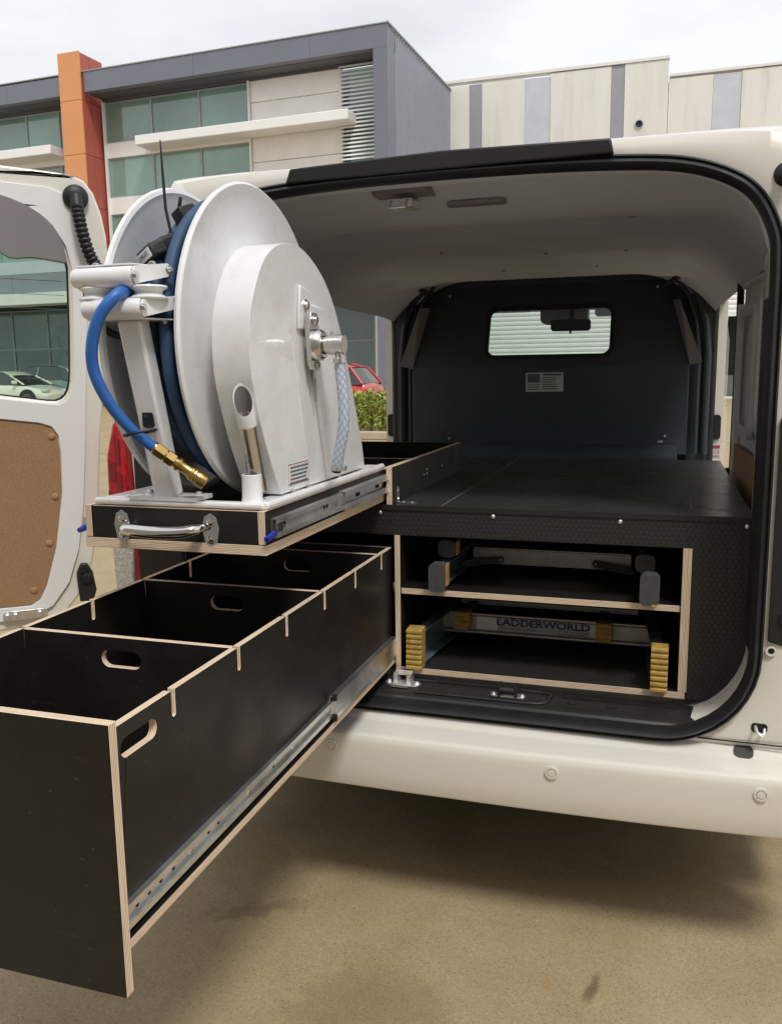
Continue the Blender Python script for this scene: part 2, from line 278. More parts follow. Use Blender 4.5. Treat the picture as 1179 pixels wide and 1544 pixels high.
# ------------------------------------------------------------------ mesh helpers
def V(*a): return Vector(a)
class MB:
    def __init__(s): s.v = []; s.f = []; s.mi = []; s.uv = []
    def add(s, verts, faces, mi=0, uvs=None):
        o = len(s.v); s.v += [Vector(p) for p in verts]
        for k, f in enumerate(faces):
            s.f.append([o+i for i in f]); s.mi.append(mi if isinstance(mi, int) else mi[k])
            s.uv.append(uvs[k] if uvs else None)
        return s
    def box(s, a, b, mi=0):
        x0, y0, z0 = a; x1, y1, z1 = b
        v = [(x0,y0,z0),(x1,y0,z0),(x1,y1,z0),(x0,y1,z0),(x0,y0,z1),(x1,y0,z1),(x1,y1,z1),(x0,y1,z1)]
        return s.add(v, [(0,3,2,1),(4,5,6,7),(0,1,5,4),(1,2,6,5),(2,3,7,6),(3,0,4,7)], mi)
    def obox(s, O, U, W, Nn, a, b, mi=0):   # oriented box, a..b in the (U,W,N) frame
        pts = []
        for z in (a[2], b[2]):
            for x, y in ((a[0],a[1]),(b[0],a[1]),(b[0],b[1]),(a[0],b[1])):
                pts.append(Vector(O)+Vector(U)*x+Vector(W)*y+Vector(Nn)*z)
        return s.add(pts, [(0,3,2,1),(4,5,6,7),(0,1,5,4),(1,2,6,5),(2,3,7,6),(3,0,4,7)], mi)
    def lathe(s, O, A, prof, n=24, mi=0, cap=True):  # prof: list of (dist along A, radius)
        A = Vector(A).normalized(); X = A.orthogonal().normalized(); Y = A.cross(X); O = Vector(O)
        vs = []; fs = []
        for d, r in prof:
            for k in range(n):
                a = 2*math.pi*k/n; vs.append(O+A*d+(X*math.cos(a)+Y*math.sin(a))*r)
        for i in range(len(prof)-1):
            for k in range(n):
                fs.append((i*n+k, i*n+(k+1)%n, (i+1)*n+(k+1)%n, (i+1)*n+k))
        if cap:
            if prof[0][1] > 1e-5: fs.append(tuple(range(n))[::-1])
            if prof[-1][1] > 1e-5: fs.append(tuple((len(prof)-1)*n+k for k in range(n)))
        return s.add(vs, fs, mi)
    def cyl(s, p0, p1, r0, r1=None, n=16, mi=0):
        p0 = Vector(p0); p1 = Vector(p1); return s.lathe(p0, p1-p0, [(0, r0), ((p1-p0).length, r0 if r1 is None else r1)], n, mi)
    def tube(s, pts, r, n=10, mi=0, closed=False, cap=True):
        pts = [Vector(p) for p in pts]; m_ = len(pts); rs = r if isinstance(r, (list, tuple)) else [r]*m_
        vs = []; fs = []; X = None
        for i, p in enumerate(pts):
            if closed: T = (pts[(i+1) % m_]-pts[i-1]).normalized()
            else: T = (pts[min(i+1, m_-1)]-pts[max(i-1, 0)]).normalized()
            if X is None: X = T.orthogonal().normalized()
            X = (X-T*X.dot(T)); X = X.normalized() if X.length > 1e-6 else T.orthogonal().normalized()
            Y = T.cross(X)
            for k in range(n):
                a = 2*math.pi*k/n; vs.append(p+(X*math.cos(a)+Y*math.sin(a))*rs[i])
        for i in range(m_ if closed else m_-1):
            j = (i+1) % m_
            for k in range(n): fs.append((i*n+k, i*n+(k+1)%n, j*n+(k+1)%n, j*n+k))
        if cap and not closed: fs.append(tuple(range(n))[::-1]); fs.append(tuple((m_-1)*n+k for k in range(n)))
        return s.add(vs, fs, mi)
    def panel(s, outl, holes, t, O, U, W, mi=(0, 1), caps=(True, True)):
        O = Vector(O); U = Vector(U); W = Vector(W); Nn = U.cross(W).normalized()
        loops = [list(outl)]+[list(h) for h in holes]
        flat = [p for l in loops for p in l]; n = len(flat)
        tris = tessellate_polygon([[Vector((p[0], p[1], 0)) for p in l] for l in loops])
        top = [O+U*p[0]+W*p[1] for p in flat]; bot = [q-Nn*t for q in top]
        fs = []; mis = []; uvs = []
        for a, b, c in tris:
            A, B, C_ = flat[a], flat[b], flat[c]
            if (B[0]-A[0])*(C_[1]-A[1])-(B[1]-A[1])*(C_[0]-A[0]) < 0: a, c = c, a
            if caps[0]: fs.append((a, b, c)); mis.append(mi[0]); uvs.append([flat[a], flat[b], flat[c]])
            if caps[1]: fs.append((n+c, n+b, n+a)); mis.append(mi[0]); uvs.append([flat[c], flat[b], flat[a]])
        o = 0
        for li, l in enumerate(loops):
            area = sum(l[i-1][0]*l[i][1]-l[i][0]*l[i-1][1] for i in range(len(l)))
            ccw = (area > 0) == (li == 0); d = 0
            for i in range(len(l)):
                j = (i+1) % len(l); ln = math.hypot(l[j][0]-l[i][0], l[j][1]-l[i][1])
                q = (o+i, n+o+i, n+o+j, o+j); u4 = [(d, 0), (d, t), (d+ln, t), (d+ln, 0)]
                if not ccw: q = q[::-1]; u4 = u4[::-1]
                fs.append(q); mis.append(mi[1]); uvs.append(u4); d += ln
            o += len(l)
        return s.add(top+bot, fs, mis, uvs)
    def grid(s, rows, mi=0, close=False):
        n = len(rows[0]); vs = [p for r in rows for p in r]; fs = []
        for i in range(len(rows)-1):
            for k in range(n if close else n-1):
                fs.append((i*n+k, i*n+(k+1)%n, (i+1)*n+(k+1)%n, (i+1)*n+k))
        return s.add(vs, fs, mi)
    def islands(s):
        par = list(range(len(s.v)))
        def fd(i):
            while par[i] != i: par[i] = par[par[i]]; i = par[i]
            return i
        for f in s.f:
            a = fd(f[0])
            for i in f[1:]: par[fd(i)] = a
        gr = {}
        for k, f in enumerate(s.f): gr.setdefault(fd(f[0]), []).append(k)
        outp = []
        for ks in gr.values():
            m_ = MB(); mp_ = {}
            for k in ks:
                for i in s.f[k]:
                    if i not in mp_: mp_[i] = len(m_.v); m_.v.append(s.v[i])
                m_.f.append([mp_[i] for i in s.f[k]]); m_.mi.append(s.mi[k]); m_.uv.append(s.uv[k])
            outp.append(m_)
        return outp
    def each(s, name, mats, parent=None, **kw):
        return [m_.build(name, mats, parent, **kw) for m_ in s.islands()]
    def build(s, name, mats, parent=None, smooth=None, bevel=None, fixn=False, props=None):
        off = root_loc(parent)
        me = bpy.data.meshes.new(name); me.from_pydata([v-off for v in s.v], [], s.f)
        if not isinstance(mats, (list, tuple)): mats = [mats]
        for x in mats: me.materials.append(MAT[x] if isinstance(x, str) else x)
        for p, k in zip(me.polygons, s.mi): p.material_index = min(k, len(mats)-1)
        if any(u is not None for u in s.uv):
            ul = me.uv_layers.new(name='UVMap')
            for p, u in zip(me.polygons, s.uv):
                if u is None: continue
                for li, c in zip(p.loop_indices, u): ul.data[li].uv = c
        if fixn:
            bm = bmesh.new(); bm.from_mesh(me); bmesh.ops.recalc_face_normals(bm, faces=bm.faces); bm.to_mesh(me); bm.free()
        if smooth is not None:
            for p in me.polygons: p.use_smooth = True
            me.set_sharp_from_angle(angle=R(smooth))
        me.update()
        o = bpy.data.objects.new(name, me); COL.objects.link(o)
        if parent is not None: o.parent = parent
        if bevel:
            b = o.modifiers.new('bevel', 'BEVEL'); b.width = bevel; b.segments = 2; b.limit_method = 'ANGLE'; b.angle_limit = R(40); b.harden_normals = False
            if smooth is None:
                for p in me.polygons: p.use_smooth = True
                me.set_sharp_from_angle(angle=R(30))
        if props:
            for k, v_ in props.items(): o[k] = v_
        return o
def root_loc(p):
    off = Vector((0, 0, 0))
    while p is not None: off += p.location; p = p.parent
    return off
def thing(name, label, cat, loc=(0, 0, 0), group=None):
    o = bpy.data.objects.new(name, None); COL.objects.link(o); o.location = loc; o.empty_display_size = .1
    o['label'] = label; o['category'] = cat
    if group: o['group'] = group
    return o
def tag(o, label, cat, group=None):
    o['label'] = label; o['category'] = cat
    if group: o['group'] = group
    return o
def rr(x0, y0, x1, y1, r, n=6):
    if not isinstance(r, (list, tuple)): r = [r]*4
    P = []
    for (cx, cy, a0, q) in ((x1-r[0], y0+r[0], -90, r[0]), (x1-r[1], y1-r[1], 0, r[1]), (x0+r[2], y1-r[2], 90, r[2]), (x0+r[3], y0+r[3], 180, r[3])):
        if q <= 1e-6: P.append((cx, cy)); continue
        for k in range(n+1): a = R(a0+90*k/n); P.append((cx+q*math.cos(a), cy+q*math.sin(a)))
    return P
def spline(pts, n=8):
    pts = [Vector(p) for p in pts]; P = [pts[0]*2-pts[1]]+pts+[pts[-1]*2-pts[-2]]; o = []
    for i in range(1, len(P)-2):
        for k in range(n):
            t = k/n; a, b, c, d = P[i-1], P[i], P[i+1], P[i+2]
            o.append(.5*((2*b)+(c-a)*t+(2*a-5*b+4*c-d)*t*t+(3*b-a-3*c+d)*t**3))
    o.append(pts[-1]); return o
def text(name, s, size, O, U, W, m_, parent, align='CENTER', bold=0.0, sx=1.0):
    cu = bpy.data.curves.new('letters', 'FONT'); cu.body = s; cu.size = size; cu.align_x = align; cu.align_y = 'CENTER'; cu.offset = bold; cu.extrude = .0002; cu.resolution_u = 3
    ob = bpy.data.objects.new('letters', cu); COL.objects.link(ob)
    me = bpy.data.meshes.new_from_object(ob.evaluated_get(bpy.context.evaluated_depsgraph_get()))
    bpy.data.objects.remove(ob); bpy.data.curves.remove(cu)
    U = Vector(U).normalized(); W = Vector(W).normalized(); Nn = U.cross(W); off = root_loc(parent); O = Vector(O)
    for v in me.vertices: v.co = O+U*v.co.x*sx+W*v.co.y+Nn*v.co.z-off
    me.name = name; me.materials.clear(); me.materials.append(MAT[m_]); o = bpy.data.objects.new(name, me); COL.objects.link(o); o.parent = parent; return o
X_, Y_, Z_ = Vector((1,0,0)), Vector((0,1,0)), Vector((0,0,1))
def bolt(mb, p, A, r=.006, h=.005, mi=0, washer=True):
    mb.lathe(p, A, [(0, r*1.5), (.0015, r*1.5), (.0016, r), (h*.75, r), (h, r*.7)], 12, mi)

# ------------------------------------------------------------------ ground
g = MB(); g.box((-160, -60, -.3), (160, 160, 0)); ground = g.build('ground', 'ground'); ground['kind'] = 'structure'
for px, py, sx_, sy_, c in ():
    pass
# unseen wall added behind the camera to shade the van's rear and ground
wl = MB(); wl.box((-9, -5.2, 0), (9, -4.9, 5.0)); wo = wl.build('shading_wall', 'shadewall'); wo['kind'] = 'structure'
# ------------------------------------------------------------------ office building (facade frame: origin K, s to the right, d backwards)
FA = R(87.3); FS = Vector((math.sin(FA), -math.cos(FA), 0)); FD = Vector((math.cos(FA), math.sin(FA), 0))   # FD = into the building
FD = Vector((-FS.y*-1, 0, 0)) if False else Vector((FS.y*-1, FS.x, 0))
FK = Vector((-9.607, 30.0, 0))
def fp(s, d, z): return FK+FS*s+FD*d+Z_*z
def fbox(mb, s0, s1, d0, d1, z0, z1, mi=0): return mb.obox(FK, FS, FD, Z_, (s0, d0, z0), (s1, d1, z1), mi)
office = thing('office_building', 'three storey office block with charcoal parapet, green glazing, cream cladding and rust red fin', 'building', FK)
# charcoal parapet boards
for a, b in ((-13.5, -8.2), (-8.19, -3.1), (-3.09, 0.0)):
    mb = MB(); fbox(mb, a, b, 0, .35, 13.07, 13.85); mb.build('parapet_panel', 'charcoal', office)
for a, b in ((-21.5, -17.6), (-17.59, -14.62)):
    mb = MB(); fbox(mb, a, b, 0, .35, 13.05, 13.8); mb.build('parapet_panel', 'charcoal', office)
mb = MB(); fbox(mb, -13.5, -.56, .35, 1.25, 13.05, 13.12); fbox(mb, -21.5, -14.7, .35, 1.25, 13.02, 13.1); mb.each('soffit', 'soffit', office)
mb = MB(); fbox(mb, -.55, 0, 0, .9, 0, 13.065); mb.build('corner_column', 'charcoal', office)
# coping
mb = MB(); fbox(mb, -21.5, .02, -.03, .5, 13.86, 13.9); mb.each('coping', 'mull', office)
# fin
mb = MB(); fbox(mb, -14.65, -13.56, -.14, -.07, 0, 10.6); fbox(mb, -14.65, -13.56, -.14, -.07, 10.62, 12.75); fbox(mb, -14.65, -13.56, -.14, -.07, 12.77, 14.65); mb.each('fin_front', 'orange', office)
mb = MB()
for z0, z1 in ((0, 4.1), (4.12, 6.3), (6.32, 8.5), (8.52, 10.6), (10.62, 12.75), (12.77, 14.62)):
    fbox(mb, -14.63, -13.58, -.07, .5, z0, z1); fbox(mb, -14.63, -13.58, .52, 1.35, z0, z1)
mb.each('fin_side', 'redor', office)
# glazing strips right of the fin: rows of panes
def panes(rows, cuts, d, m_, frame=.045):
    for z0, z1 in rows:
        for a, b in zip(cuts[:-1], cuts[1:]):
            mb = MB(); fbox(mb, a+frame, b-frame, d, d+.05, z0+frame, z1-frame); mb.build('window_pane', m_, office)
            fr = MB()
            fbox(fr, a, a+frame, d-.05, d+.06, z0, z1); fbox(fr, b-frame, b, d-.05, d+.06, z0, z1); fbox(fr, a+frame, b-frame, d-.05, d+.06, z0, z0+frame); fbox(fr, a+frame, b-frame, d-.05, d+.06, z1-frame, z1)
            fr.build('window_frame', 'mull', office)
panes([(11.27, 12.92), (9.02, 10.64), (6.6, 8.3)], [-13.4, -11.08, -8.72, -6.37], 1.2, 'bglass')
panes([(11.29, 12.9), (9.0, 10.6), (6.6, 8.4)], [-26.0, -24.0, -21.9, -19.8, -17.7, -15.9, -14.65], 1.2, 'bglass')
mb = MB(); fbox(mb, -13.45, -13.4, 1.0, 1.3, 6.5, 12.95); fbox(mb, -6.37, -6.32, 1.0, 1.3, 6.5, 12.95); mb.each('window_jamb', 'whitebeam', office)
# pale blind patches behind the first column of panes
# spandrels and sun shade beams
mb = MB(); fbox(mb, -13.4, -6.37, 1.12, 1.3, 10.65, 11.26); fbox(mb, -26, -14.65, 1.12, 1.3, 10.61, 11.28); fbox(mb, -13.4, -6.37, 1.12, 1.3, 8.31, 9.01); fbox(mb, -26, -14.65, 1.12, 1.3, 8.41, 8.99); mb.each('spandrel', 'whitebeam', office)
mb = MB(); fbox(mb, -11.25, -1.66, .15, 1.1, 10.78, 11.16); mb.build('sunshade_beam', 'whitebeam', office, bevel=.03)
mb = MB(); fbox(mb, -26, -15.6, .15, 1.1, 10.86, 11.24); mb.build('sunshade_beam', 'whitebeam', office, bevel=.03)
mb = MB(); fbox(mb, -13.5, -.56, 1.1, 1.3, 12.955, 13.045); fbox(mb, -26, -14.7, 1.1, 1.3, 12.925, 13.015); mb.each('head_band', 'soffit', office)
mb = MB(); fbox(mb, -.3, -.01, .355, .95, 13.07, 13.85); mb.build('corner_cap', 'charcoal', office)
# cream cladding boards
for z0, z1 in ((12.14, 12.95), (11.2, 12.12), (9.84, 11.18), (8.4, 9.82), (6.9, 8.38), (4.7, 6.88)):
    mb = MB(); fbox(mb, -6.3, -2.33, 1.15, 1.35, z0, z1); mb.build('cladding_panel', 'creamclad', office, bevel=.012)
# louvre bay
mb = MB(); fbox(mb, -2.2, -.6, 1.6, 1.65, 4.7, 13.0); mb.build('louvre_glass', 'bglass', office)
for i in range(56):
    z = 4.8+i*.147
    mb = MB(); mb.obox(fp(0, .95, z), FS, (FD*.45+Z_*.9).normalized(), (Z_*.45-FD*.9).normalized(), (-2.36, 0, 0), (-.6, .075, .015)); mb.build('louvre', 'whitebeam', office)
# ground level: sign band, cream band, glazing
for a, b in ((-26, -22.6), (-22.58, -19.0), (-18.98, -15.4), (-15.38, -13.6)):
    mb = MB(); fbox(mb, a, b, .9, 1.2, 5.15, 6.0); mb.build('sign_band_panel', 'corrug', office)
mb = MB(); fbox(mb, -26, -14.65, .95, 1.2, 6.02, 6.58); fbox(mb, -13.55, -6.35, .95, 1.2, 5.15, 6.58); mb.each('upper_band', 'bluestrip', office)
mb = MB(); fbox(mb, -26, -14.65, .6, 3.4, 4.62, 5.12); fbox(mb, -13.55, -.6, .6, 3.4, 4.62, 5.12); mb.each('canopy_band', 'creamclad', office)
gc = [-26.0, -23.8, -21.6, -19.4, -17.2, -15.0, -13.0, -10.8, -8.6, -6.4, -4.2, -2.0, -.04]
panes([(.05, 2.7), (2.7, 4.6)], gc, 3.5, 'bglass2')
mb = MB(); fbox(mb, -.74, -.57, .3, 1.2, 0, 4.6); mb.build('ground_column', 'creamclad', office)
mb = MB(); fbox(mb, -26, 0, 3.6, 9, 0, 4.6); fbox(mb, -26, -.6, 1.7, 8.5, 4.62, 13.0); mb.build('core_wall', 'charcoal', office)
# corrugated side wall
prof = []
k = 0; d = .9
while d < 8.6:
    prof += [(.0, d), (.0, d+.17), (-.07, d+.2), (-.07, d+.26)]; d += .29
mb = MB(); rows = [[fp(a, b, 0) for a, b in prof], [fp(a, b, 13.86) for a, b in prof]]; mb.grid(rows); rows2 = [[fp(a-.1, b, 0) for a, b in prof], [fp(a-.1, b, 13.86) for a, b in prof]]; mb.grid(rows2)
mb.build('corrugated_wall', 'corrug', office)
mb = MB(); fbox(mb, -.02, .05, 0, 8.7, 13.87, 13.93); mb.build('side_capping', 'mull', office)

# ------------------------------------------------------------------ warehouse
WY = 38.2
wh = thing('warehouse', 'long cream precast concrete warehouse with grey strips and stepped parapet', 'building', (-2, WY, 0))
# panels: (x0, x1, ztop, material, proud)
WP = [(-9.7, -8.36, 14.0, 'concrete'), (-7.78, -5.87, 14.02, 'concrete'), (-4.74, -2.17, 14.1, 'concrete'), (-1.61, .17, 14.13, 'concrete'), (.19, 1.94, 13.33, 'concrete'), (3.05, 6.0, 13.38, 'concrete'), (6.02, 9.0, 13.4, 'concrete'), (9.02, 13, 13.4, 'concrete'), (13.02, 17, 13.4, 'concrete')]
for a, b, zt, mm_ in WP:
    z0 = 4.4 if b < -1 else 5.4
    mb = MB(); mb.box((a, WY, z0), (b, WY+.3, zt)); mb.build('concrete_panel', mm_, wh, bevel=.015)
for a, b, zt, mm_ in [(-8.35, -7.79, 14.0, 'greystrip'), (-5.86, -4.75, 13.98, 'bluestrip'), (-2.16, -1.62, 14.1, 'greystrip'), (1.95, 3.04, 13.3, 'bluestrip')]:
    z0 = 4.4 if b < -1 else 5.4
    mb = MB(); mb.box((a, WY+.03, z0), (b, WY+.28, zt)); mb.build('colour_strip', mm_, wh)
mb = MB(); mb.box((-9.7, WY-.04, 14.14), (.2, WY+.4, 14.26)); mb.box((.21, WY-.04, 13.42), (17, WY+.4, 13.52)); mb.each('parapet_capping', 'creamclad', wh)
mb = MB(); mb.lathe((-.965, WY-.03, 11.65), -Y_, [(-.02, .17), (.03, .17), (.03, .14), (-.01, .14)], 20, cap=False); mb.build('vent_ring', 'mull', wh)
mb = MB(); mb.lathe((-.965, WY-.003, 11.65), -Y_, [(0, .14), (.004, .14)], 20); mb.build('vent_opening', 'voidm', wh)
# base walls and roller doors
mb = MB(); mb.box((-9.7, WY, 0), (-9.0, WY+.3, 4.38)); mb.box((-1.2, WY, 0), (2.2, WY+.3, 4.38)); mb.box((-1.2, WY, 4.4), (2.2, WY+.3, 5.38)); mb.box((8.6, WY, 0), (17, WY+.3, 5.38)); mb.each('base_wall', 'concrete', wh)
def roller(x0, x1, zb, zt, nm):
    zs = []; z = zb
    while z < zt:
        zs += [(0.0, z), (-.035, z+.03), (-.045, z+.10), (-.035, z+.16), (0.0, z+.19)]; z += .205
    mb = MB(); mb.grid([[Vector((x0, WY+.16+a, b)) for a, b in zs], [Vector((x1, WY+.16+a, b)) for a, b in zs]]); mb.grid([[Vector((x0, WY+.2+a, b)) for a, b in zs], [Vector((x1, WY+.2+a, b)) for a, b in zs]])
    mb.box((x0, WY+.1, zb-.08), (x1, WY+.22, zb-.002)); return mb.build(nm, 'roller', wh)
roller(-9.0, -1.2, .1, 4.36, 'roller_shutter'); roller(2.2, 8.6, 3.6, 5.36, 'roller_shutter')
mb = MB(); mb.box((2.2, WY+2.5, 0), (8.6, WY+2.6, 5.3)); mb.build('bay_back_wall', 'voidm', wh)
mb = MB(); mb.box((2.4, WY+2.2, .0), (8.2, WY+2.4, 1.0)); mb.build('bay_cabinet', 'greytrim', wh)
mb = MB(); mb.box((-9.7, WY+.31, 0), (17, WY+14, .05)); mb.box((-9.7, WY+.31, 13.0), (17, WY+14, 13.3)); mb.box((-9.7, WY+13.8, .05), (17, WY+14, 13)); mb.build('warehouse_shell', 'concrete', wh)

# ------------------------------------------------------------------ hedge and kerb
kb = MB(); kb.box((-9.5, 14.05, 0), (-3.6, 14.25, .16)); kb.box((-9.5, 14.25, 0), (-3.6, 16.2, .13)); kerb = kb.build('kerb', 'kerb', bevel=.02); kerb['kind'] = 'structure'
hedge = thing('hedge', 'low bushy yellow green hedge in a kerbed bed, seen through the side door', 'hedge', (-6, 15.1, .13))
def leaves(mb, n, boxc, boxs, ls):
    for _ in range(n):
        while True:
            p = Vector((random.uniform(-1, 1), random.uniform(-1, 1), random.uniform(-1, 1)))
            top_ = .72+.28*math.sin(p.x*9+1.3)*math.cos(p.y*5+p.x*4)
            if p.z < top_ and (abs(p.x) > .8 or abs(p.y) > .55 or p.z > .3) : break
        c = Vector(boxc)+Vector((p.x*boxs[0], p.y*boxs[1], p.z*boxs[2]))
        d = Vector((random.gauss(0, .6), random.gauss(0, .6), random.gauss(.6, .5))).normalized(); sd_ = d.orthogonal().normalized()
        sd_ = (Matrix.Rotation(random.uniform(0, 6.28), 3, d) @ sd_); l = ls*random.uniform(.7, 1.4); wd = l*.22; nn = d.cross(sd_)*l*.12
        mb.add([c, c+d*l*.5+sd_*wd+nn, c+d*l, c+d*l*.5-sd_*wd+nn], [(0, 1, 2, 3)])
mb = MB(); leaves(mb, 7000, (-5.95, 15.1, .53), (1.5, .60, .42), .10); o = mb.build('foliage', 'leaf', hedge); o['kind'] = 'stuff'
mb = MB()
for i in range(26):
    x = random.uniform(-7.3, -4.6); y = random.uniform(14.8, 15.4); mb.tube([(x, y, .12), (x+random.uniform(-.1, .1), y+random.uniform(-.1, .1), .45), (x+random.uniform(-.2, .2), y+random.uniform(-.2, .2), .80)], [.02, .014, .006], 5)
mb.build('stems', 'twig', hedge)

# ------------------------------------------------------------------ parked cars
def car(name, label, loc, yaw, paint, Ln=4.5, Wd=1.78, H=1.45, kind='sedan', sc=1.0):
    root = thing(name, label, 'car', loc, 'cars parked in front of the office building')
    Mx = Matrix.Translation(Vector(loc)) @ Matrix.Rotation(yaw, 4, 'Z') @ Matrix.Scale(sc, 4)
    def T(mb): mb.v = [Mx @ v for v in mb.v]; return mb
    h = Ln/2
    if kind == 'sedan':
        top = [(-h, .55), (-h+.06, .82), (-h+.25, .95), (-h+.7, 1.0), (-.6, .96), (.75, .93), (1.35, .88), (h-.35, .76), (h-.08, .66), (h, .5)]
        gh = [(-1.55, .98), (-.95, 1.36), (-.4, H), (.15, H-.02), (.55, 1.28), (1.25, .93)]
    else:
        top = [(-h, .6), (-h+.04, .95), (-h+.15, 1.05), (-h+.7, 1.06), (-.6, 1.03), (.75, 1.0), (1.25, .97), (h-.35, .85), (h-.06, .72), (h, .5)]
        gh = [(-h+.12, 1.04), (-h+.45, H-.12), (-h+.9, H), (.0, H), (.5, H-.15), (1.2, 1.0)]
    rows = []
    for x, zt in top:
        e = abs(x)/h; wd = Wd/2*(1-.16*max(0, e-.72)/.28)
        rows.append([Vector((x, -wd*.93, .22)), Vector((x, -wd, .45)), Vector((x, -wd, zt-.16 if zt > .6 else zt-.05)), Vector((x, -wd*.9, zt-.02)), Vector((x, -wd*.5, zt+.02)), Vector((x, 0, zt+.03)), Vector((x, wd*.5, zt+.02)), Vector((x, wd*.9, zt-.02)), Vector((x, wd, zt-.16 if zt > .6 else zt-.05)), Vector((x, wd, .45)), Vector((x, wd*.93, .22))])
    mb = MB(); mb.grid(rows); n = 11
    mb.add(rows[0], [tuple(range(n))]); mb.add(rows[-1], [tuple(range(n))[::-1]])
    T(mb).build('body', paint, root, smooth=40, fixn=True)
    def sec(x, z, k): wd = Wd/2*(.93-.17*(z-.95)/.5)*k; return [Vector((x, -wd, z)), Vector((x, -wd*.8, z+.025)), Vector((x, 0, z+.04)), Vector((x, wd*.8, z+.025)), Vector((x, wd, z))]
    # pillars + roof
    mb = MB(); mid = [p for p in gh if p[1] > H-.3]
    mb.grid([sec(x, z, 1.0) for x, z in mid]); mb.grid([[p-Z_*.04 for p in sec(x, z, .99)] for x, z in mid]); T(mb).build('roof', paint, root, smooth=40)
    glm = MB(); base_z = .94 if kind == 'sedan' else 1.0
    for sgn in (-1, 1):
        wd = lambda z: Wd/2*(.93-.17*(z-.95)/.5)*.985*sgn
        poly = [(x, z-.02) for x, z in gh]; pts = [Vector((x, wd(z), z)) for x, z in poly]; f = tuple(range(len(pts)))
        glm.add(pts, [f if sgn < 0 else f[::-1]])
    fr = [gh[-1], [p for p in gh if p[1] > H-.3][-1]]; re = [gh[0], [p for p in gh if p[1] > H-.3][0]]
    glm.grid([[p-Z_*.02 for p in sec(x, z, .97)] for x, z in fr]); glm.grid([[p-Z_*.02 for p in sec(x, z, .97)] for x, z in re])
    T(glm).build('windows', 'cglass', root)
    pl = MB()
    for sgn in (-1, 1):
        wd = lambda z: Wd/2*(.93-.17*(z-.95)/.5)*sgn
        for a, b in ((gh[-1], gh[-2]), (gh[0], gh[1]), (gh[1], gh[2])) : pl.tube([(a[0], wd(a[1]), a[1]), (b[0], wd(b[1]), b[1])], .035, 6)
        for xx in (-.35,): pl.tube([(xx, wd(.95), .95), (xx-.05, wd(H-.04), H-.04)], .035, 6)
    T(pl).each('window_pillar', paint, root)
    for sx, sy in ((1, -1), (1, 1), (-1, -1), (-1, 1)):
        wx = (h-.85)*sx; wy = (Wd/2-.09)*sy
        mb = MB(); mb.lathe((wx, wy-.1*sy, .33), (0, sy, 0), [(0, .2), (0, .31), (.03, .335), (.16, .335), (.2, .31), (.2, .225), (.17, .22)], 28, 0, cap=True); wh_ = T(mb).build('wheel', 'tyre', root, smooth=40)
        mb = MB(); mb.lathe((wx, wy+.075*sy, .33), (0, sy, 0), [(.0, .225), (.035, .225), (.03, .2)], 24, 0, cap=False); mb.lathe((wx, wy+.09*sy, .33), (0, sy, 0), [(0, .04), (.015, .03)], 12)
        for k in range(12):
            a = k*math.pi/6; dv = Vector((math.cos(a), 0, math.sin(a))); mb.tube([Vector((wx, wy+.093*sy, .33))+dv*.03, Vector((wx, wy+.1*sy, .33))+dv*.215], .011, 4)
        T(mb).build('rim', 'alloy', wh_)
        mb = MB(); mb.lathe((wx, (Wd/2-.26)*sy, .35), (0, sy, 0), [(0, .40), (.262, .40)], 24); T(mb).build('wheel_arch', 'tyre', root)
    for sy in (-1, 1):
        mb = MB(); mb.box((h-.26, sy*.62-.16, .62), (h-.03, sy*.62+.16, .74)); T(mb).build('headlight', 'lamp', root, bevel=.03)
        mb = MB(); mb.box((-h-.012, sy*.66-.14, .72), (-h+.14, sy*.66+.14, .86)); T(mb).build('tail_lamp', 'red', root, bevel=.03)
        mb = MB(); mb.box((.82, sy*(Wd/2+.06)-.09, .96), (.98, sy*(Wd/2+.06)+.09, 1.09)); T(mb).build('side_mirror', paint, root, bevel=.03)
    return root
car('parked_car', 'white sedan parked broadside by the glazing, seen through the rear door glass', (-27.3, 29.9, 0), 0, 'cwhite', sc=1.08)
car('parked_car', 'silver green hatchback standing in for a car reflected in the glazing', (-27.6, 32.2, 0), math.pi, 'cmirror', H=1.62, kind='hatch', sc=1.12)  # solid body added in place of a reflection in the glass
car('parked_car', 'red hatchback parked behind the hedge, seen through the side door', (-8.62, 19.4, 0), math.pi, 'cred', H=1.55, kind='hatch', Ln=3.9)
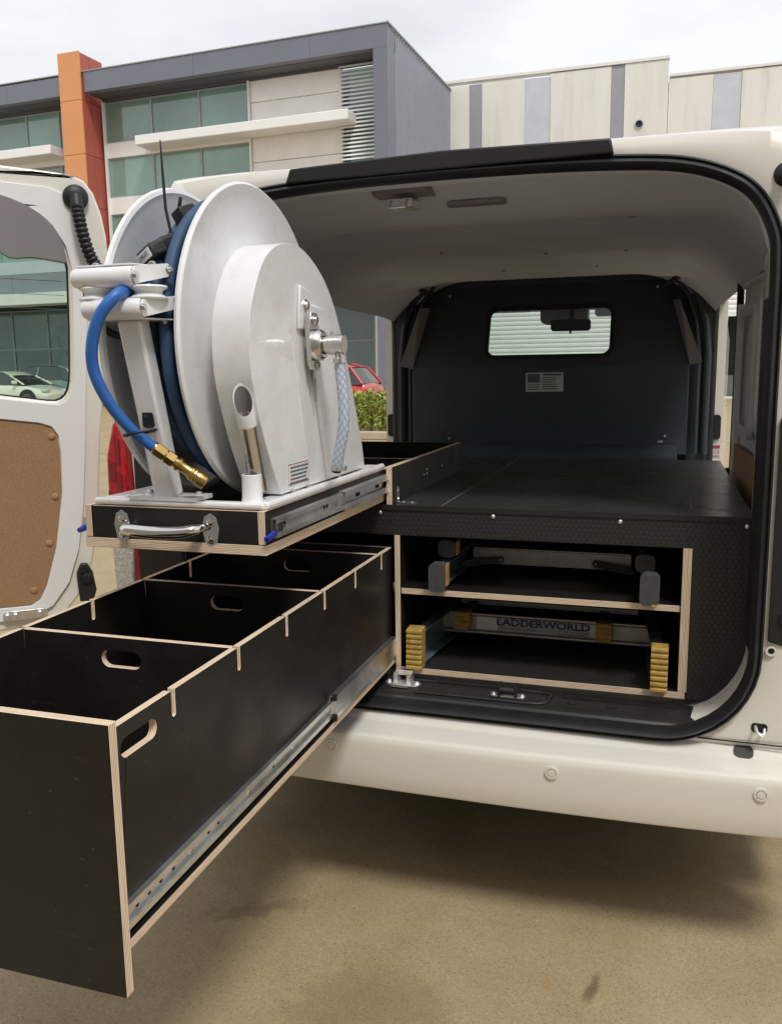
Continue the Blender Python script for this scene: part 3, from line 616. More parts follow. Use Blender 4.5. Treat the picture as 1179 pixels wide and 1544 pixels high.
# ------------------------------------------------------------------ van
VAN = thing('delivery_van', 'white delivery van with open rear doors and black plywood fit-out', 'van', (0, 0, 0))
def sh(x, y): return x-.03*max(0, y)          # the parked van stands slightly turned
OW, OB, OT = .662, .512, 1.718
def opening(n=10):
    """closed outline of the rear opening with outward normals: [(x, z, nx, nz)]"""
    rb = .19; P = [(-OW+rb+(2*OW-2*rb)*i/8, OB) for i in range(8)]
    P += [(OW-rb+rb*math.cos(R(-90+90*k/n)), OB+rb+rb*math.sin(R(-90+90*k/n))) for k in range(n+1)]
    P += [(OW, OB+rb+(1.42-OB-rb)*i/7) for i in range(1, 7)]
    up_ = [(p.x, p.y) for p in spline([(OW, 1.42, 0), (.6615, 1.50, 0), (.655, 1.560, 0), (.622, 1.626, 0), (.575, 1.664, 0), (.50, 1.692, 0), (.40, 1.706, 0), (.22, 1.715, 0), (0, 1.718, 0)], 4)]
    P += up_+[(-a, b) for a, b in up_[::-1][1:]]
    P += [(-OW, 1.42-(1.42-OB-rb)*i/7) for i in range(1, 7)]
    P += [(-OW+rb+rb*math.cos(R(180+90*k/n)), OB+rb+rb*math.sin(R(180+90*k/n))) for k in range(n)]
    Q = []
    for i in range(len(P)):
        a, b = P[i-1], P[(i+1) % len(P)]; tx, tz = b[0]-a[0], b[1]-a[1]; l = math.hypot(tx, tz); Q.append((P[i][0], P[i][1], tz/l, -tx/l))
    return Q
OPN = opening()
def xo(z):  # outer half width of the body
    T_ = [(.2, .86), (.5, .885), (.9, .893), (1.15, .885), (1.35, .855), (1.5, .815), (1.62, .770), (1.70, .735), (1.755, .715), (1.78, .70), (2, .6)]
    for (a, b), (c, d) in zip(T_[:-1], T_[1:]):
        if z <= c: return b+(d-b)*(z-a)/(c-a)
    return .6
def outer(p):
    x, z, nx, nz = p
    if nz < -.01 and abs(nx) > .01:
        sg = 1 if nx > 0 else -1; a = math.degrees(math.atan2(-nz, abs(nx)))
        if a > 45: t = (90-a)/45; x0 = OW-.19; return (sg*(x0+(xo(.5)-x0)*t), OB-.02)
        zz = OB-.02+(.19+.02)*(45-a)/45; return (sg*xo(zz), zz)
    if nz > .5: return (max(-.70, min(.70, x*1.07)), 1.767)
    if nz > .04: zz = min(1.755, z+nz*.14); return ((1 if nx > 0 else -1)*xo(zz), zz)
    return (x+nx*(xo(z)-OW), z+nz*.02)
rows = []
for fr, y in ((0, .06), (0, -.06), (.004, -.075), (.004, -.112)):
    rows.append([Vector((p[0]+p[2]*fr, y if (p[3] < .12 or y < -.07) else -.080+.0002*len(rows), p[1]+p[3]*fr)) for p in OPN])
for fr, y in ((.25, -.118), (.6, -.116), (.85, -.108), (.96, -.09), (1, -.06), (1, .06)):
    r_ = []
    for p in OPN:
        q = outer(p); r_.append(Vector((p[0]+p[2]*.004+(q[0]-p[0])*fr, y, p[1]+p[3]*.004+(q[1]-p[1])*fr)))
    rows.append(r_)
mb = MB(); mb.grid(rows, close=True); mb.build('rear_frame', 'paint', VAN, smooth=38, fixn=True)
# door seal: two lobed rubber swept round the opening
prof = [(-.006, -.100), (-.006, -.138), (.002, -.147), (.008, -.141), (.011, -.133), (.015, -.137), (.019, -.133), (.020, -.119), (.006, -.1185), (.006, -.100)]
mb = MB(); mb.grid([[Vector((p[0]+p[2]*a, y, p[1]+p[3]*a)) for p in OPN] for a, y in prof], close=True); mb.build('door_seal', 'rubber', VAN, smooth=50, fixn=True)
mb = MB()
for sx in (-1, 1): mb.box((sx*.6595-.0022, -.099, .70), (sx*.6595+.0022, -.002, 1.44))
mb.each('seal_lip', 'rubber', VAN)
# roof
rt_ = sorted([outer(p) for p in OPN if p[3] > .2], key=lambda q: q[0])
rows = []
for y, rise in ((-.060, 0), (-.02, .012), (.1, .036), (.4, .085), (.9, .142), (1.6, .178), (2.4, .182), (3.0, .165), (3.4, .10)):
    rows.append([Vector((sh(x, y), y, z+rise*max(0, 1-(abs(x)/.80)**3.5))) for x, z in rt_])
mb = MB(); mb.grid(rows); mb.grid([[p-Z_*.010 for p in r_] for r_ in rows[1:]]); mb.build('roof', 'paint', VAN, smooth=50)
# black trim strip over the opening
mb = MB(); mb.panel([(-.362, 1.722), (.352, 1.728), (.346, 1.757), (.0, 1.763), (-.35, 1.753)], [], .026, (0, -.148, 0), X_, Z_); mb.build('header_trim', 'plastic', VAN, bevel=.004)
mb = MB(); mb.lathe((.675, -.118, 1.668), -Y_, [(0, .024), (.006, .022), (.012, .014), (.03, .013)], 18); mb.build('body_plug', 'rubber', VAN, smooth=40)
# headliner with raised ribs
def ribz(y):
    # pressed steps: each bay slopes down towards the cab, runs flat, then jumps back up
    if y < .10 or y > 1.80: return 0
    p = ((y-.10)/.34) % 1.0
    return -.058*(p/.66 if p < .66 else (1 if p < .84 else (1-p)/.16))
CZ = lambda y: 1.751-.008*(y/2.1)+ribz(y)
TOPS = sorted([(p[0], p[1]) for p in OPN if p[1] > 1.45])
def otop(x):
    x = max(TOPS[0][0]+.001, min(TOPS[-1][0]-.001, x)); best = 0
    for (a, b), (c, d) in zip(TOPS[:-1], TOPS[1:]):
        if a <= x <= c and c-a > 1e-6: best = max(best, b+(d-b)*(x-a)/(c-a))
    return best if best else 1.45
ys = [-.094+i*.017 for i in range(131)]
rows = []
for y in ys:
    r_ = []
    for k in range(41):
        u = -1+k/20; wx = .655+.070*min(1, max(0, (y+.09)/.25)); x = u*wx; e = max(0, (abs(u)-.50)/.50)
        lift = .036*min(1, max(0, (y+.094)/.16))
        fade = max(0, min(1, (.86-abs(u))/.20))
        z = 1.7150+lift-.008*(y/2.1)+ribz(y)*fade-.19*e**(2.2+2.6*max(0, 1-(y+.094)/.35))
        tb = max(0, min(1, (y+.094)/.19)); tb = tb*tb*(3-2*tb)
        if tb < 1: zo = otop(x)-.004; z = zo+(z-zo)*tb if y > -.09 else zo
        if y > 1.75: z -= .012*((y-1.75)/.3)**2
        r_.append(Vector((sh(x, y), y, z)))
    rows.append(r_)
mb = MB(); mb.grid(rows); mb.grid([[p+Z_*.006 for p in r_] for r_ in rows]); HL = mb.build('headliner', 'liner', VAN, smooth=60)
mb = MB()
for x, y in ((-.3, .5), (.05, .52), (.38, .55), (-.25, .95), (.1, 1.0), (.36, 1.02), (.0, .1), (-.1, 1.4), (.25, 1.4)): mb.lathe((sh(x, y), y, CZ(y)+.002), -Z_, [(0, .007), (.006, .005)], 8)
mb.each('trim_clip', 'greytrim', HL)
# latch, lamp, grab handle in the headliner
mb = MB(); mb.panel(rr(-.075, -.04, .075, .04, .02), [], .012, (-.168, .135, CZ(.135)-.008), X_, -Y_); mb.build('latch_recess', 'greytrim', HL, bevel=.003)
mb = MB(); q_ = CZ(.135)-.02; mb.box((-.198, .10, q_-.019), (-.138, .17, q_)); mb.tube([(-.19, .098, q_-.006), (-.19, .085, q_-.024), (-.15, .085, q_-.024), (-.15, .098, q_-.006)], .004, 8); mb.build('roof_latch', 'zinc', HL, bevel=.003)
mb = MB(); mb.panel(rr(-.075, -.02, .075, .02, .017), [], .010, (.0, .21, CZ(.21)-.008), X_, -Y_); mb.build('cargo_lamp', 'greytrim', HL, bevel=.003)
mb = MB(); mb.tube(spline([(-.055, 1.16, CZ(1.16)), (-.045, 1.155, CZ(1.16)-.010), (-.01, 1.15, CZ(1.16)-.012), (.025, 1.155, CZ(1.16)-.010), (.035, 1.16, CZ(1.16))], 5), .005, 8); mb.build('grab_handle', 'silverlabel', HL)
for sx in (-1, 1):
    mb = MB(); x0 = sh(.565*sx, 2.0)-.01
    mb.tube(spline([(x0+.05*sx, 1.86, 1.70), (x0+.02*sx, 1.92, 1.695), (x0-.015*sx, 1.97, 1.672), (x0-.04*sx, 2.03, 1.66)], 7), [.011+.004*(k % 3 == 0) for k in range(22)], 8); mb.build('wire_loom', 'rubber', HL)
# body sides
def cap_(y): return .99 if y < 2.055 else (.778+.065*min(1, (y-2.06)/.44))
def wall(y0, y1, z0, z1, sx, name, m_out='paint', m_in='paint_in', inner=.735, ny=4, nz=10):
    mb = MB(); ro = []; ri = []
    for i in range(nz+1):
        z = z0+(z1-z0)*i/nz; ro.append([Vector((sh(sx*min(xo(z), cap_(y0+(y1-y0)*k/ny)), y0+(y1-y0)*k/ny), y0+(y1-y0)*k/ny, z)) for k in range(ny+1)])
        xi = min(inner, xo(z)-.02); ri.append([Vector((sh(sx*xi, y0+(y1-y0)*k/ny), y0+(y1-y0)*k/ny, z)) for k in range(ny+1)])
    mb.grid(ro, 0); mb.grid(ri, 1)
    for rA, rB in ((ro[0], ri[0]), (ro[-1], ri[-1])): mb.grid([rA, rB], 0)
    for e in (0, -1): mb.grid([[r_[e] for r_ in ro], [r_[e] for r_ in ri]], 0)
    return mb.build(name, [m_out, m_in], VAN, smooth=40, fixn=True)
for sx in (-1, 1):
    wall(.062, 1.05, .25, 1.735, sx, 'quarter_panel'); wall(1.052, 2.06, .22, .60, sx, 'side_sill'); wall(1.052, 2.06, 1.66, 1.735, sx, 'roof_rail', ny=4, nz=4)
    wall(2.062, 2.28, .22, 1.735, sx, 'door_pillar', inner=.712); wall(2.282, 3.4, .22, 1.12, sx, 'cab_door'); wall(2.282, 3.6, 1.66, 1.735, sx, 'cab_roof_rail', nz=4); wall(3.402, 4.75, .22, 1.02, sx, 'front_wing')
    # black weather strips round the side opening
    pts = [(sh(.722*sx, y), y, z) for y, z in ((2.05, .62), (2.05, 1.50), (2.03, 1.60), (1.97, 1.66), (1.80, 1.695), (1.3, 1.70), (1.12, 1.67), (1.06, 1.58), (1.05, 1.4), (1.05, .62))]
    mb = MB(); mb.tube(pts[:5], .020, 8); mb.tube([Vector(p)+Vector((-.03*sx, 0.01, 0)) for p in pts[:4]], .016, 8); mb.tube(pts[3:], .012, 8); mb.each('side_seal', 'rubber', VAN, smooth=60)
    # latch plate on the pillar and small red label
    mb = MB(); mb.panel(rr(-.018, -.055, .018, .055, .015), [], .008, (sh(.752*sx, 2.05), 2.052, 1.045), X_, Z_); mb.build('latch_plate', 'plastic', VAN)
    if sx > 0:
        mb = MB(); mb.panel(rr(-.017, -.025, .017, .025, .002), [], .002, (sh(.757, 2.05), 2.056, .945), X_, Z_); lb = mb.build('pillar_label', 'white', VAN)
        mb = MB(); mb.box((sh(.757, 2.05)-.014, 2.0525, .953), (sh(.757, 2.05)+.014, 2.0538, .965)); mb.build('label_band', 'redprint', lb); text('label_letter', 'C3', .022, (sh(.757, 2.05), 2.0530, .935), X_, Z_, 'redprint', lb)
        # inner trims on the visible right wall
        mb = MB(); mb.panel(rr(.45, .86, 1.0, 1.06, .02), [], .006, (.729, 0, 0), Vector((-.03, 1, 0)), Z_); mb.v = [Vector((v.x-.006, v.y, v.z)) for v in mb.v]; mb.build('side_board', 'hardboard', VAN)
        mb = MB()
        for y0, y1, z0, z1 in ((.10, .50, 1.13, 1.52), (.58, .96, 1.10, 1.48)):
            mb.panel(rr(y0, z0, y1, z1, .05), [rr(y0+.03, z0+.03, y1-.03, z1-.03, .04)], .014, (.722, 0, 0), Vector((-.03, 1, 0)), -Z_ if False else Z_)
        mb.each('wall_pressing', 'paint_in', VAN, bevel=.004)
        mb = MB(); mb.tube([(sh(.728, y), y, z) for y, z in ((.03, 1.50), (.35, 1.535), (.7, 1.55), (1.0, 1.555))], .010, 8); mb.tube([(sh(.725, 1.0), 1.0, z) for z in (.62, .9, 1.2, 1.5)], .016, 8); mb.each('wall_rib', 'paint_in', VAN, smooth=60)
        mb = MB(); mb.box((.668, 1.02, .93), (.70, 1.0475, .975)); mb.build('door_stop', 'plastic', VAN, bevel=.003)
# floors and underbody; low boxes, axle, silencer and spare added to deepen shade beneath
mb = MB(); mb.box((-.73, .062, .50), (.73, 2.3, .53)); mb.build('load_floor', 'paint_in', VAN)
mb = MB(); mb.box((-.90, .30, .26), (.88, 4.5, .34)); mb.box((-.70, -.02, .40), (.70, .30, .49)); mb.box((-.80, -.05, .34), (.80, .30, .40)); mb.box((-.86, 1.3, .18), (.82, 3.5, .26)); mb.build('underbody', 'dark', VAN)
mb = MB(); mb.tube([(-.55, .95, .33), (.5, .95, .33)], .055, 12); mb.build('rear_axle', 'dark', VAN); mb = MB(); mb.lathe((.1, .35, .27), Y_, [(0, .06), (.03, .095), (.42, .095), (.45, .06)], 18); mb.build('exhaust_silencer', 'dark', VAN, smooth=40); mb = MB(); mb.lathe((-.35, .55, .25), Z_, [(-.05, .2), (-.05, .31), (0, .33), (.06, .33), (.1, .3)], 26); mb.build('spare_wheel', 'tyre', VAN, smooth=40)
for sx in (-1, 1):
    for y in (.95, 4.0):
        mb = MB(); mb.lathe((sh(sx*.62, y), y, .33), (sx, 0, 0), [(0, .2), (0, .3), (.03, .33), (.19, .33), (.22, .3), (.22, .2)], 28); wv = mb.build('wheel', 'tyre', VAN, smooth=40)
        mb = MB(); mb.lathe((sh(sx*.82, y), y, .33), (sx, 0, 0), [(0, .2), (.02, .2), (.015, .05), (.03, .03)], 24); mb.build('hub_cap', 'alloy', wv, smooth=40)
# black sill cover with recess
zc = .536
prof = [(-.098, .508), (-.094, .520), (-.080, .527), (-.068, .528), (.004, .532), (.004, .49), (-.098, .49)]
mb = MB()
def sill_sec(x, dz): return [Vector((x, y, z+(dz if -.085 < y < .0 else 0))) for y, z in prof]
secs = [(-.62, 0), (.25, 0), (.27, 0), (.565, 0), (.575, -.01)]
mb.grid([[Vector((x, y, z+b)) for y, z in prof] for x, b in secs], close=True); mb.add([Vector((-.62, y, z)) for y, z in prof], [tuple(range(7))]); mb.add([Vector((.575, y, z-.01)) for y, z in prof], [tuple(range(7))[::-1]])
SILL = mb.build('sill_cover', 'plastic', VAN, smooth=35, fixn=True, bevel=.004)
mb = MB()   # raised rim of the latch recess and the step ribs
for a, b in ((-.19, .20),):
    mb.tube(spline([(a-.02, -.075, .529), (a-.04, -.05, .531), (a-.02, -.012, .533), (a+.1, -.008, .533), (b, -.012, .533), (b+.03, -.04, .532), (b+.012, -.074, .529), (b-.1, -.078, .529), (a+.1, -.078, .529)], 5), .0045, 8)
for y in (-.010, -.018, -.026): mb.box((.26, y-.002, .53), (.52, y+.002, .5345))
for y in (-.004, -.012): mb.box((-.05, y-.0015, .531), (.2, y+.0015, .5365))
mb.build('sill_ribs', 'plastic', SILL, smooth=50)
mb = MB()
for x in (.285, .375): mb.lathe((x, -.045, .528), Z_, [(0, .013), (.003, .013), (.003, .009), (-.002, .008)], 16)
mb.each('sill_plug', 'plastic', SILL)
def striker(x, y, dark):
    st = MB(); z = .53
    if not dark:
        st.panel(rr(-.045, -.018, .045, .018, .016), [], .004, (x, y, z+.004), X_, Y_)
        st.box((x-.022, y-.012, z+.004), (x-.012, y+.022, z+.030)); st.box((x+.012, y-.012, z+.004), (x+.022, y+.022, z+.026)); st.box((x-.022, y+.01, z+.020), (x+.022, y+.024, z+.032)); st.box((x-.024, y-.03, z+.001), (x+.02, y-.012, z+.008))
        for s_ in (-1, 1): bolt(st, (x+s_*.036, y, z+.004), Z_, .006, .006)
        return st.build('latch_striker', 'zinc', SILL, bevel=.0015)
    st.panel(rr(-.042, -.012, .042, .012, .01), [], .004, (x, y, z+.004), X_, Y_)
    for s_ in (-1, 1): bolt(st, (x+s_*.034, y, z+.004), Z_, .005, .005)
    o = st.build('latch_striker', 'zinc', SILL, bevel=.001)
    st = MB(); st.box((x-.023, y-.014, z+.003), (x-.017, y+.014, z+.032)); st.box((x+.017, y-.014, z+.003), (x+.023, y+.014, z+.032)); st.cyl((x-.02, y-.004, z+.016), (x+.02, y-.004, z+.016), .010, n=14)
    st.build('striker_roller', 'plastic', SILL, bevel=.001); return o
striker(-.132, -.036, False); striker(.134, -.050, True)
# bumper
def bump_y(x): return .04*(abs(x)/.9)**2.4
bprof = [(-.110, .500), (-.122, .500), (-.128, .497), (-.147, .481), (-.154, .478), (-.160, .477), (-.215, .473), (-.221, .4715), (-.227, .468), (-.2305, .462), (-.232, .454), (-.2325, .44), (-.231, .39), (-.227, .348), (-.224, .341), (-.216, .336), (-.10, .330)]
rows = []
for i in range(41):
    x = -.905+1.81*i/40; cy_ = bump_y(x); e = max(0, abs(x)-.865)/.04
    rows.append([Vector((x, y+cy_+e*.12*(y < -.18), z)) for y, z in bprof])
mb = MB(); mb.grid(rows); BUMP = mb.build('bumper', 'paint', VAN, smooth=24, fixn=True)
for x in (.262, .684, -.25, -.70):
    y = -.2335+bump_y(x); mb = MB(); mb.lathe((x, y+.001, .438), -Y_, [(0, .0145), (.004, .0145), (.0045, .0105), (.0015, .0095), (.0015, .0085), (.0045, .008), (.005, .0)], 24); mb.build('parking_sensor', 'paint', BUMP, smooth=35)
mb = MB(); mb.panel(rr(-.020, -.016, .020, .016, .013), [], .004, (.655, -.1415+bump_y(.655), .4885), X_, (Vector((0, .78, .64))).normalized()); mb.build('bumper_slot', 'plastic', BUMP)
mb = MB(); mb.box((.56, -.1215, .5065), (.76, -.1185, .5085)); mb.build('panel_gap', 'dark', BUMP)
# hook and recess at right of the seal
mb = MB(); mb.panel(rr(-.016, -.010, .016, .010, .007), [], .003, (.684, -.1195, .543), X_, Z_); HK = mb.build('hook_recess', 'dark', VAN)
mb = MB(); mb.tube(spline([(.676, -.119, .546), (.678, -.134, .540), (.684, -.140, .536), (.691, -.136, .536), (.694, -.12, .542)], 5), .0035, 8); mb.build('tie_hook', 'zinc', HK)
mb = MB(); mb.lathe((.698, -.1185, .715), -Y_, [(0, .011), (.003, .011), (.003, .007), (0, .006)], 18); mb.build('pillar_plug', 'paint', VAN); mb = MB(); mb.lathe((.698, -.1185, .715), -Y_, [(0, .006), (.002, .006)], 14); mb.build('pillar_plug_hole', 'rubber', VAN)
# black hinge pillar cover on the right, dark panel with bolts
for sx in (-1, 1):
    mb = MB(); mb.panel([(sx*.690, .735), (sx*.816, .70), (sx*.816, 1.26), (sx*.690, 1.20)], [], .006, (0, -.1225, 0), X_, Z_); HP = mb.build('pillar_trim', 'plastic', VAN, bevel=.003, fixn=True)
    mb = MB()
    for z in (.785, .93, 1.14): mb.lathe((sx*.72, -.1235, z), -Y_, [(0, .012), (.004, .011), (.004, .007), (.001, .006)], 16)
    mb.each('trim_bolt', 'rubber', HP)
    # tail lamps
    mb = MB(); TLo = [(.812, .67), (.888, .67), (.897, .9), (.893, 1.10), (.870, 1.20), (.840, 1.21), (.825, 1.1), (.810, .80)]
    mb.panel([(a*sx, b) for a, b in TLo], [], .13, (0, -.118, 0), X_, Z_); TL = mb.build('tail_light', 'reddull', VAN, bevel=.01, fixn=True)
    mb = MB(); mb.panel([(.832*sx, .905), (.896*sx, .905), (.900*sx, .98), (.897*sx, 1.10), (.873*sx, 1.185), (.846*sx, 1.185), (.838*sx, 1.1)], [], .13, (0, -.124, 0), X_, Z_); RL = mb.build('red_lens', 'red', TL, bevel=.008, fixn=True)
    mb = MB()
    for a, b, c, d in ((.852, .94, .872, .985), (.852, 1.00, .866, 1.06), (.870, 1.03, .890, 1.09), (.855, 1.075, .868, 1.15), (.876, .93, .893, 1.01)): mb.panel([(a*sx, b), (c*sx, b+.01), (c*sx, d), (a*sx, d-.008)], [], .004, (0, -.1265, 0), X_, Z_)
    mb.each('reflector_patch', 'reddull', TL, fixn=True)
    mb = MB(); mb.panel([(.838*sx, .725), (.8905*sx, .725), (.8985*sx, .90), (.832*sx, .90)], [], .13, (0, -.124, 0), X_, Z_); mb.build('clear_lens', 'clear', TL, bevel=.008, fixn=True)
# bulkhead
yb, zf = 1.97, 1.318
cxL, cxR = -.676, .566
bk = MB()
w0 = (-.325, 1.372, .228, 1.588)
lean = Vector((0, .42, 1)).normalized()
def up_pt(x, z): return Vector((x, yb+(z-zf)*.42, z))
outl = [(cxL, zf), (cxR, zf), (.50, 1.60), (.46, 1.70), (.40, 1.735), (-.55, 1.735), (-.60, 1.69), (-.635, 1.60)]
k = 1/lean.z
tr = lambda P: [(a, (b-zf)*k) for a, b in P]
bk.panel(tr(outl), [tr(rr(w0[0], w0[1], w0[2], w0[3], .035))], .012, (0, yb, zf), X_, lean)
bk.panel([(cxL, .93), (cxR, .93), (cxR, zf), (cxL, zf)], [], .012, (0, yb, 0), X_, Z_)
BK = bk.build('bulkhead', 'bulk', VAN, bevel=.003)
mb = MB(); mb.panel(tr(rr(w0[0]-.014, w0[1]-.014, w0[2]+.014, w0[3]+.014, .045)), [tr(rr(w0[0]+.003, w0[1]+.003, w0[2]-.003, w0[3]-.003, .033))], .016, Vector((0, yb-.004, zf)), X_, lean); mb.build('window_rubber', 'rubber', BK)
mb = MB(); mb.panel(tr(rr(w0[0]-.004, w0[1]-.004, w0[2]+.004, w0[3]+.004, .035)), [], .004, Vector((0, yb+.004, zf)), X_, lean); mb.build('window_glass', 'cabglass', BK)
# side wings and flanges (wings a paler grey, painting in side-door light)
for sx in (-1, 1):
    a = cxR if sx > 0 else cxL; wx = .050*sx
    mb = MB(); q = [Vector((a, yb-.004, zf)), Vector((a+wx, yb-.05, zf+.012)), Vector(((.515 if sx > 0 else -.645), yb+.02, 1.60)), Vector(((.488 if sx > 0 else -.622), yb+.115, 1.605))]
    q2 = [p+Y_*.008 for p in q]; mb.add(q+q2, [(0, 1, 2, 3), (4, 7, 6, 5), (0, 4, 5, 1), (1, 5, 6, 2), (2, 6, 7, 3), (3, 7, 4, 0)]); mb.build('bulkhead_wing', 'greytrim', BK, fixn=True)
    mb = MB()
    for j in (0, 2):
        x0 = a+(sx*(.036, .060, .073)[j] if sx > 0 else -(.018, .042, .064)[j]); rj = (.010, .018, .016)[j]; mb.tube([(x0, yb+.02+.008*j, .93), (x0, yb+.02+.008*j, 1.36), (x0-sx*.015, yb+.03, 1.50), (x0-sx*.05, yb+.05, 1.62), (x0-sx*.11, yb+.06, 1.70)], rj, 8)
    mb.each('pillar_rubber', 'rubber' if sx < 0 else 'bulk', BK, smooth=60)
    x1 = sx*.715-.06
    mb = MB(); mb.box((min(a, x1), yb+.055, .6), (max(a, x1), yb+.07, 1.70)); mb.build('bulkhead_flange', 'bulk', BK)
    xa, xb = (.40, .70) if sx > 0 else (-.80, -.55)
    mb = MB(); mb.box((xa, yb+.19, 1.28), (xb, yb+.20, 1.74)); mb.build('bulkhead_gusset', 'bulk', BK)
mb = MB(); mb.box((cxL, yb+.16, 1.695), (cxR, yb+.18, 1.76)); mb.build('bulkhead_top_flange', 'bulk', BK)
mb = MB()
for x, z in ((-.53, 1.66), (.42, 1.665)): mb.lathe(up_pt(x, z)+Vector((0, -.002, 0)), (0, -1, .42), [(0, .007), (.004, .005)], 10)
for x, z in ((.462, .985), (.475, 1.01), (.45, .985), (-.50, .99)): mb.lathe((x, yb-.001, z), -Y_, [(0, .006), (.004, .004)], 10)
mb.each('bulkhead_screw', 'zinc', BK)
mb = MB(); mb.panel(rr(-.140, 1.207, .030, 1.293, .003), [], .001, (0, yb-.0012, 0), X_, Z_); LB = mb.build('warning_label', 'silverlabel', BK)
mb = MB(); mb.box((-.132, yb-.0018, 1.248), (-.075, yb-.0013, 1.287)); mb.box((-.062, yb-.0018, 1.279), (.02, yb-.0013, 1.288))
for i in range(6): mb.box((-.065, yb-.0018, 1.268-i*.010), (.02-random.uniform(0, .03), yb-.0013, 1.2725-i*.010))
for i in range(3): mb.box((-.130, yb-.0018, 1.236-i*.010), (-.078, yb-.0013, 1.240-i*.010))
mb.build('label_print', 'darkprint', LB)
# cab: windscreen, mirror, dash
mb = MB(); mb.panel([(-.70, 0), (.62, 0), (.52, .72), (-.62, .72)], [], .006, (0, 3.95, 1.10), X_, Vector((0, -.62, .785))); mb.build('windscreen', 'cabglass', VAN)
mb = MB(); mb.panel(rr(-.105, -.030, .105, .030, .016), [], .03, (-.023, 2.75, 1.540), Vector((1, .1, 0)).normalized(), Z_); MR = mb.build('rear_mirror', 'plastic', VAN, bevel=.006)
mb = MB(); mb.cyl((-.02, 2.78, 1.555), (-.03, 2.88, 1.66), .012); mb.cyl((-.023, 2.74, 1.512), (-.023, 2.74, 1.495), .006); mb.build('mirror_stem', 'plastic', MR)
mb = MB(); mb.panel(rr(-.20, -.03, .055, .08, .03), [], .12, (-.0, 2.86, 1.585), X_, Z_); mb.build('roof_console', 'greytrim', VAN, bevel=.01)
mb = MB(); mb.panel(rr(-.62, 0, -.26, .05, .02), [], .02, (0, 2.90, 1.625), X_, Z_); mb.panel(rr(.09, -.01, .5, .05, .02), [], .02, (0, 2.90, 1.60), X_, Z_); mb.each('sun_visor', 'liner', VAN, bevel=.006)
mb = MB(); mb.box((-.74, 2.2, 1.70), (.62, 2.5, 1.72)); mb.box((-.74, 2.5, 1.655), (.62, 3.35, 1.675)); mb.build('cab_headliner', 'liner', VAN)
mb = MB(); mb.box((-.78, 3.35, .6), (.68, 3.9, 1.06)); mb.build('dashboard', 'plastic', VAN, bevel=.04)
rows = [[Vector((sh(x, y), y, z-.06*(abs(x)/.9)**4)) for x in (-.84, -.6, -.3, 0, .3, .6, .84)] for y, z in ((3.85, 1.09), (4.3, 1.04), (4.7, .92), (4.85, .75), (4.9, .35))]
mb = MB(); mb.grid(rows); mb.build('bonnet', 'paint', VAN, smooth=50)

# ------------------------------------------------------------------ left rear door, swung open
DA = R(140); DU = Vector((-math.sin(DA-math.pi/2), -math.cos(DA-math.pi/2), 0)); DH = Vector((-1.0, -.05, 0)); DN = DU.cross(Z_)   # outward (away from camera side)
if DN.dot(Vector((.465, -2, 0))-DH) < 0: DN = -DN       # towards the camera
def dpan(mb, outl, holes, t, proud, mi=(0, 1)):
    # panel() puts its front at N=U x V; use U=-DU so that N faces the camera
    U = DU if DU.cross(Z_).dot(DN) > 0 else -DU; sg = 1 if U == DU else -1
    return mb.panel([(a*sg, b) for a, b in outl], [[(a*sg, b) for a, b in h] for h in holes], t, DH+DN*proud, U, Z_, mi)
def dp(s_, z, n=0.0): return DH+DU*s_+Z_*z+DN*n
door_out = [(.70, .62), (.70, 1.80), (.45, 1.838), (.20, 1.826), (.05, 1.817), (.0, 1.812), (-.030, 1.800), (-.052, 1.77), (-.068, 1.72), (-.078, 1.66), (-.078, 1.55), (-.064, 1.40), (-.045, 1.25), (-.031, 1.15), (-.018, 1.0), (-.008, .90), (.012, .80), (.045, .72), (.09, .665), (.16, .635)]
win = [(.66, 1.275), (.66, 1.66), (.5, 1.72), (.3, 1.735), (.18, 1.728), (.10, 1.705), (.055, 1.67), (.032, 1.63), (.022, 1.58), (.028, 1.42), (.034, 1.32), (.037, 1.29), (.042, 1.268), (.050, 1.253), (.061, 1.243), (.075, 1.238), (.095, 1.239), (.21, 1.256), (.4, 1.272)]
RD = MB(); dpan(RD, door_out, [win], .045, -.005); RD = RD.build('rear_door', 'paint', VAN, bevel=.005)
grow = lambda P, c, k: [(c[0]+(a-c[0])*k, c[1]+(b-c[1])*k) for a, b in P]
inner_out = [(.69, .66), (.69, 1.765), (.45, 1.797), (.20, 1.785), (.06, 1.777), (.012, 1.760), (-.012, 1.725), (-.025, 1.66), (-.025, 1.55), (-.012, 1.40), (.0, 1.25), (.012, 1.1), (.026, .95), (.045, .84), (.075, .75), (.12, .69), (.18, .66)]
trim_h = [(.64, .70), (.64, 1.22), (.45, 1.218), (.26, 1.203), (.12, 1.183), (.09, 1.172), (.076, 1.15), (.072, 1.10), (.075, 1.0), (.10, .85), (.13, .75), (.15, .71), (.175, .695)]
mb = MB(); dpan(mb, inner_out, [grow(win, (.3, 1.5), 1.03), trim_h], .014, .0025); mb.build('inner_frame', 'paint_in', RD, bevel=.006)
mb = MB(); dpan(mb, grow(win, (.3, 1.5), 1.02), [grow(win, (.3, 1.5), .985)], .012, -.018); mb.build('glass_rubber', 'rubber', RD)
mb = MB(); dpan(mb, grow(win, (.3, 1.5), 1.01), [], .004, -.03); DG = mb.build('door_glass', 'doorglass', RD)
mb = MB()
for i in range(8):
    z = 1.30+i*.036; mb.tube([dp(.035, z-.004, -.0285), dp(.66, z+.012, -.0285)], .0008, 4)
mb.each('heater_line', 'darkprint', DG)
trim = [(a, b) for a, b in grow(trim_h, (.36, .95), .992)]
mb = MB(); dpan(mb, trim, [], .003, -.0015); TB = mb.build('trim_board', 'hardboard', RD, bevel=.002)
mb = MB()
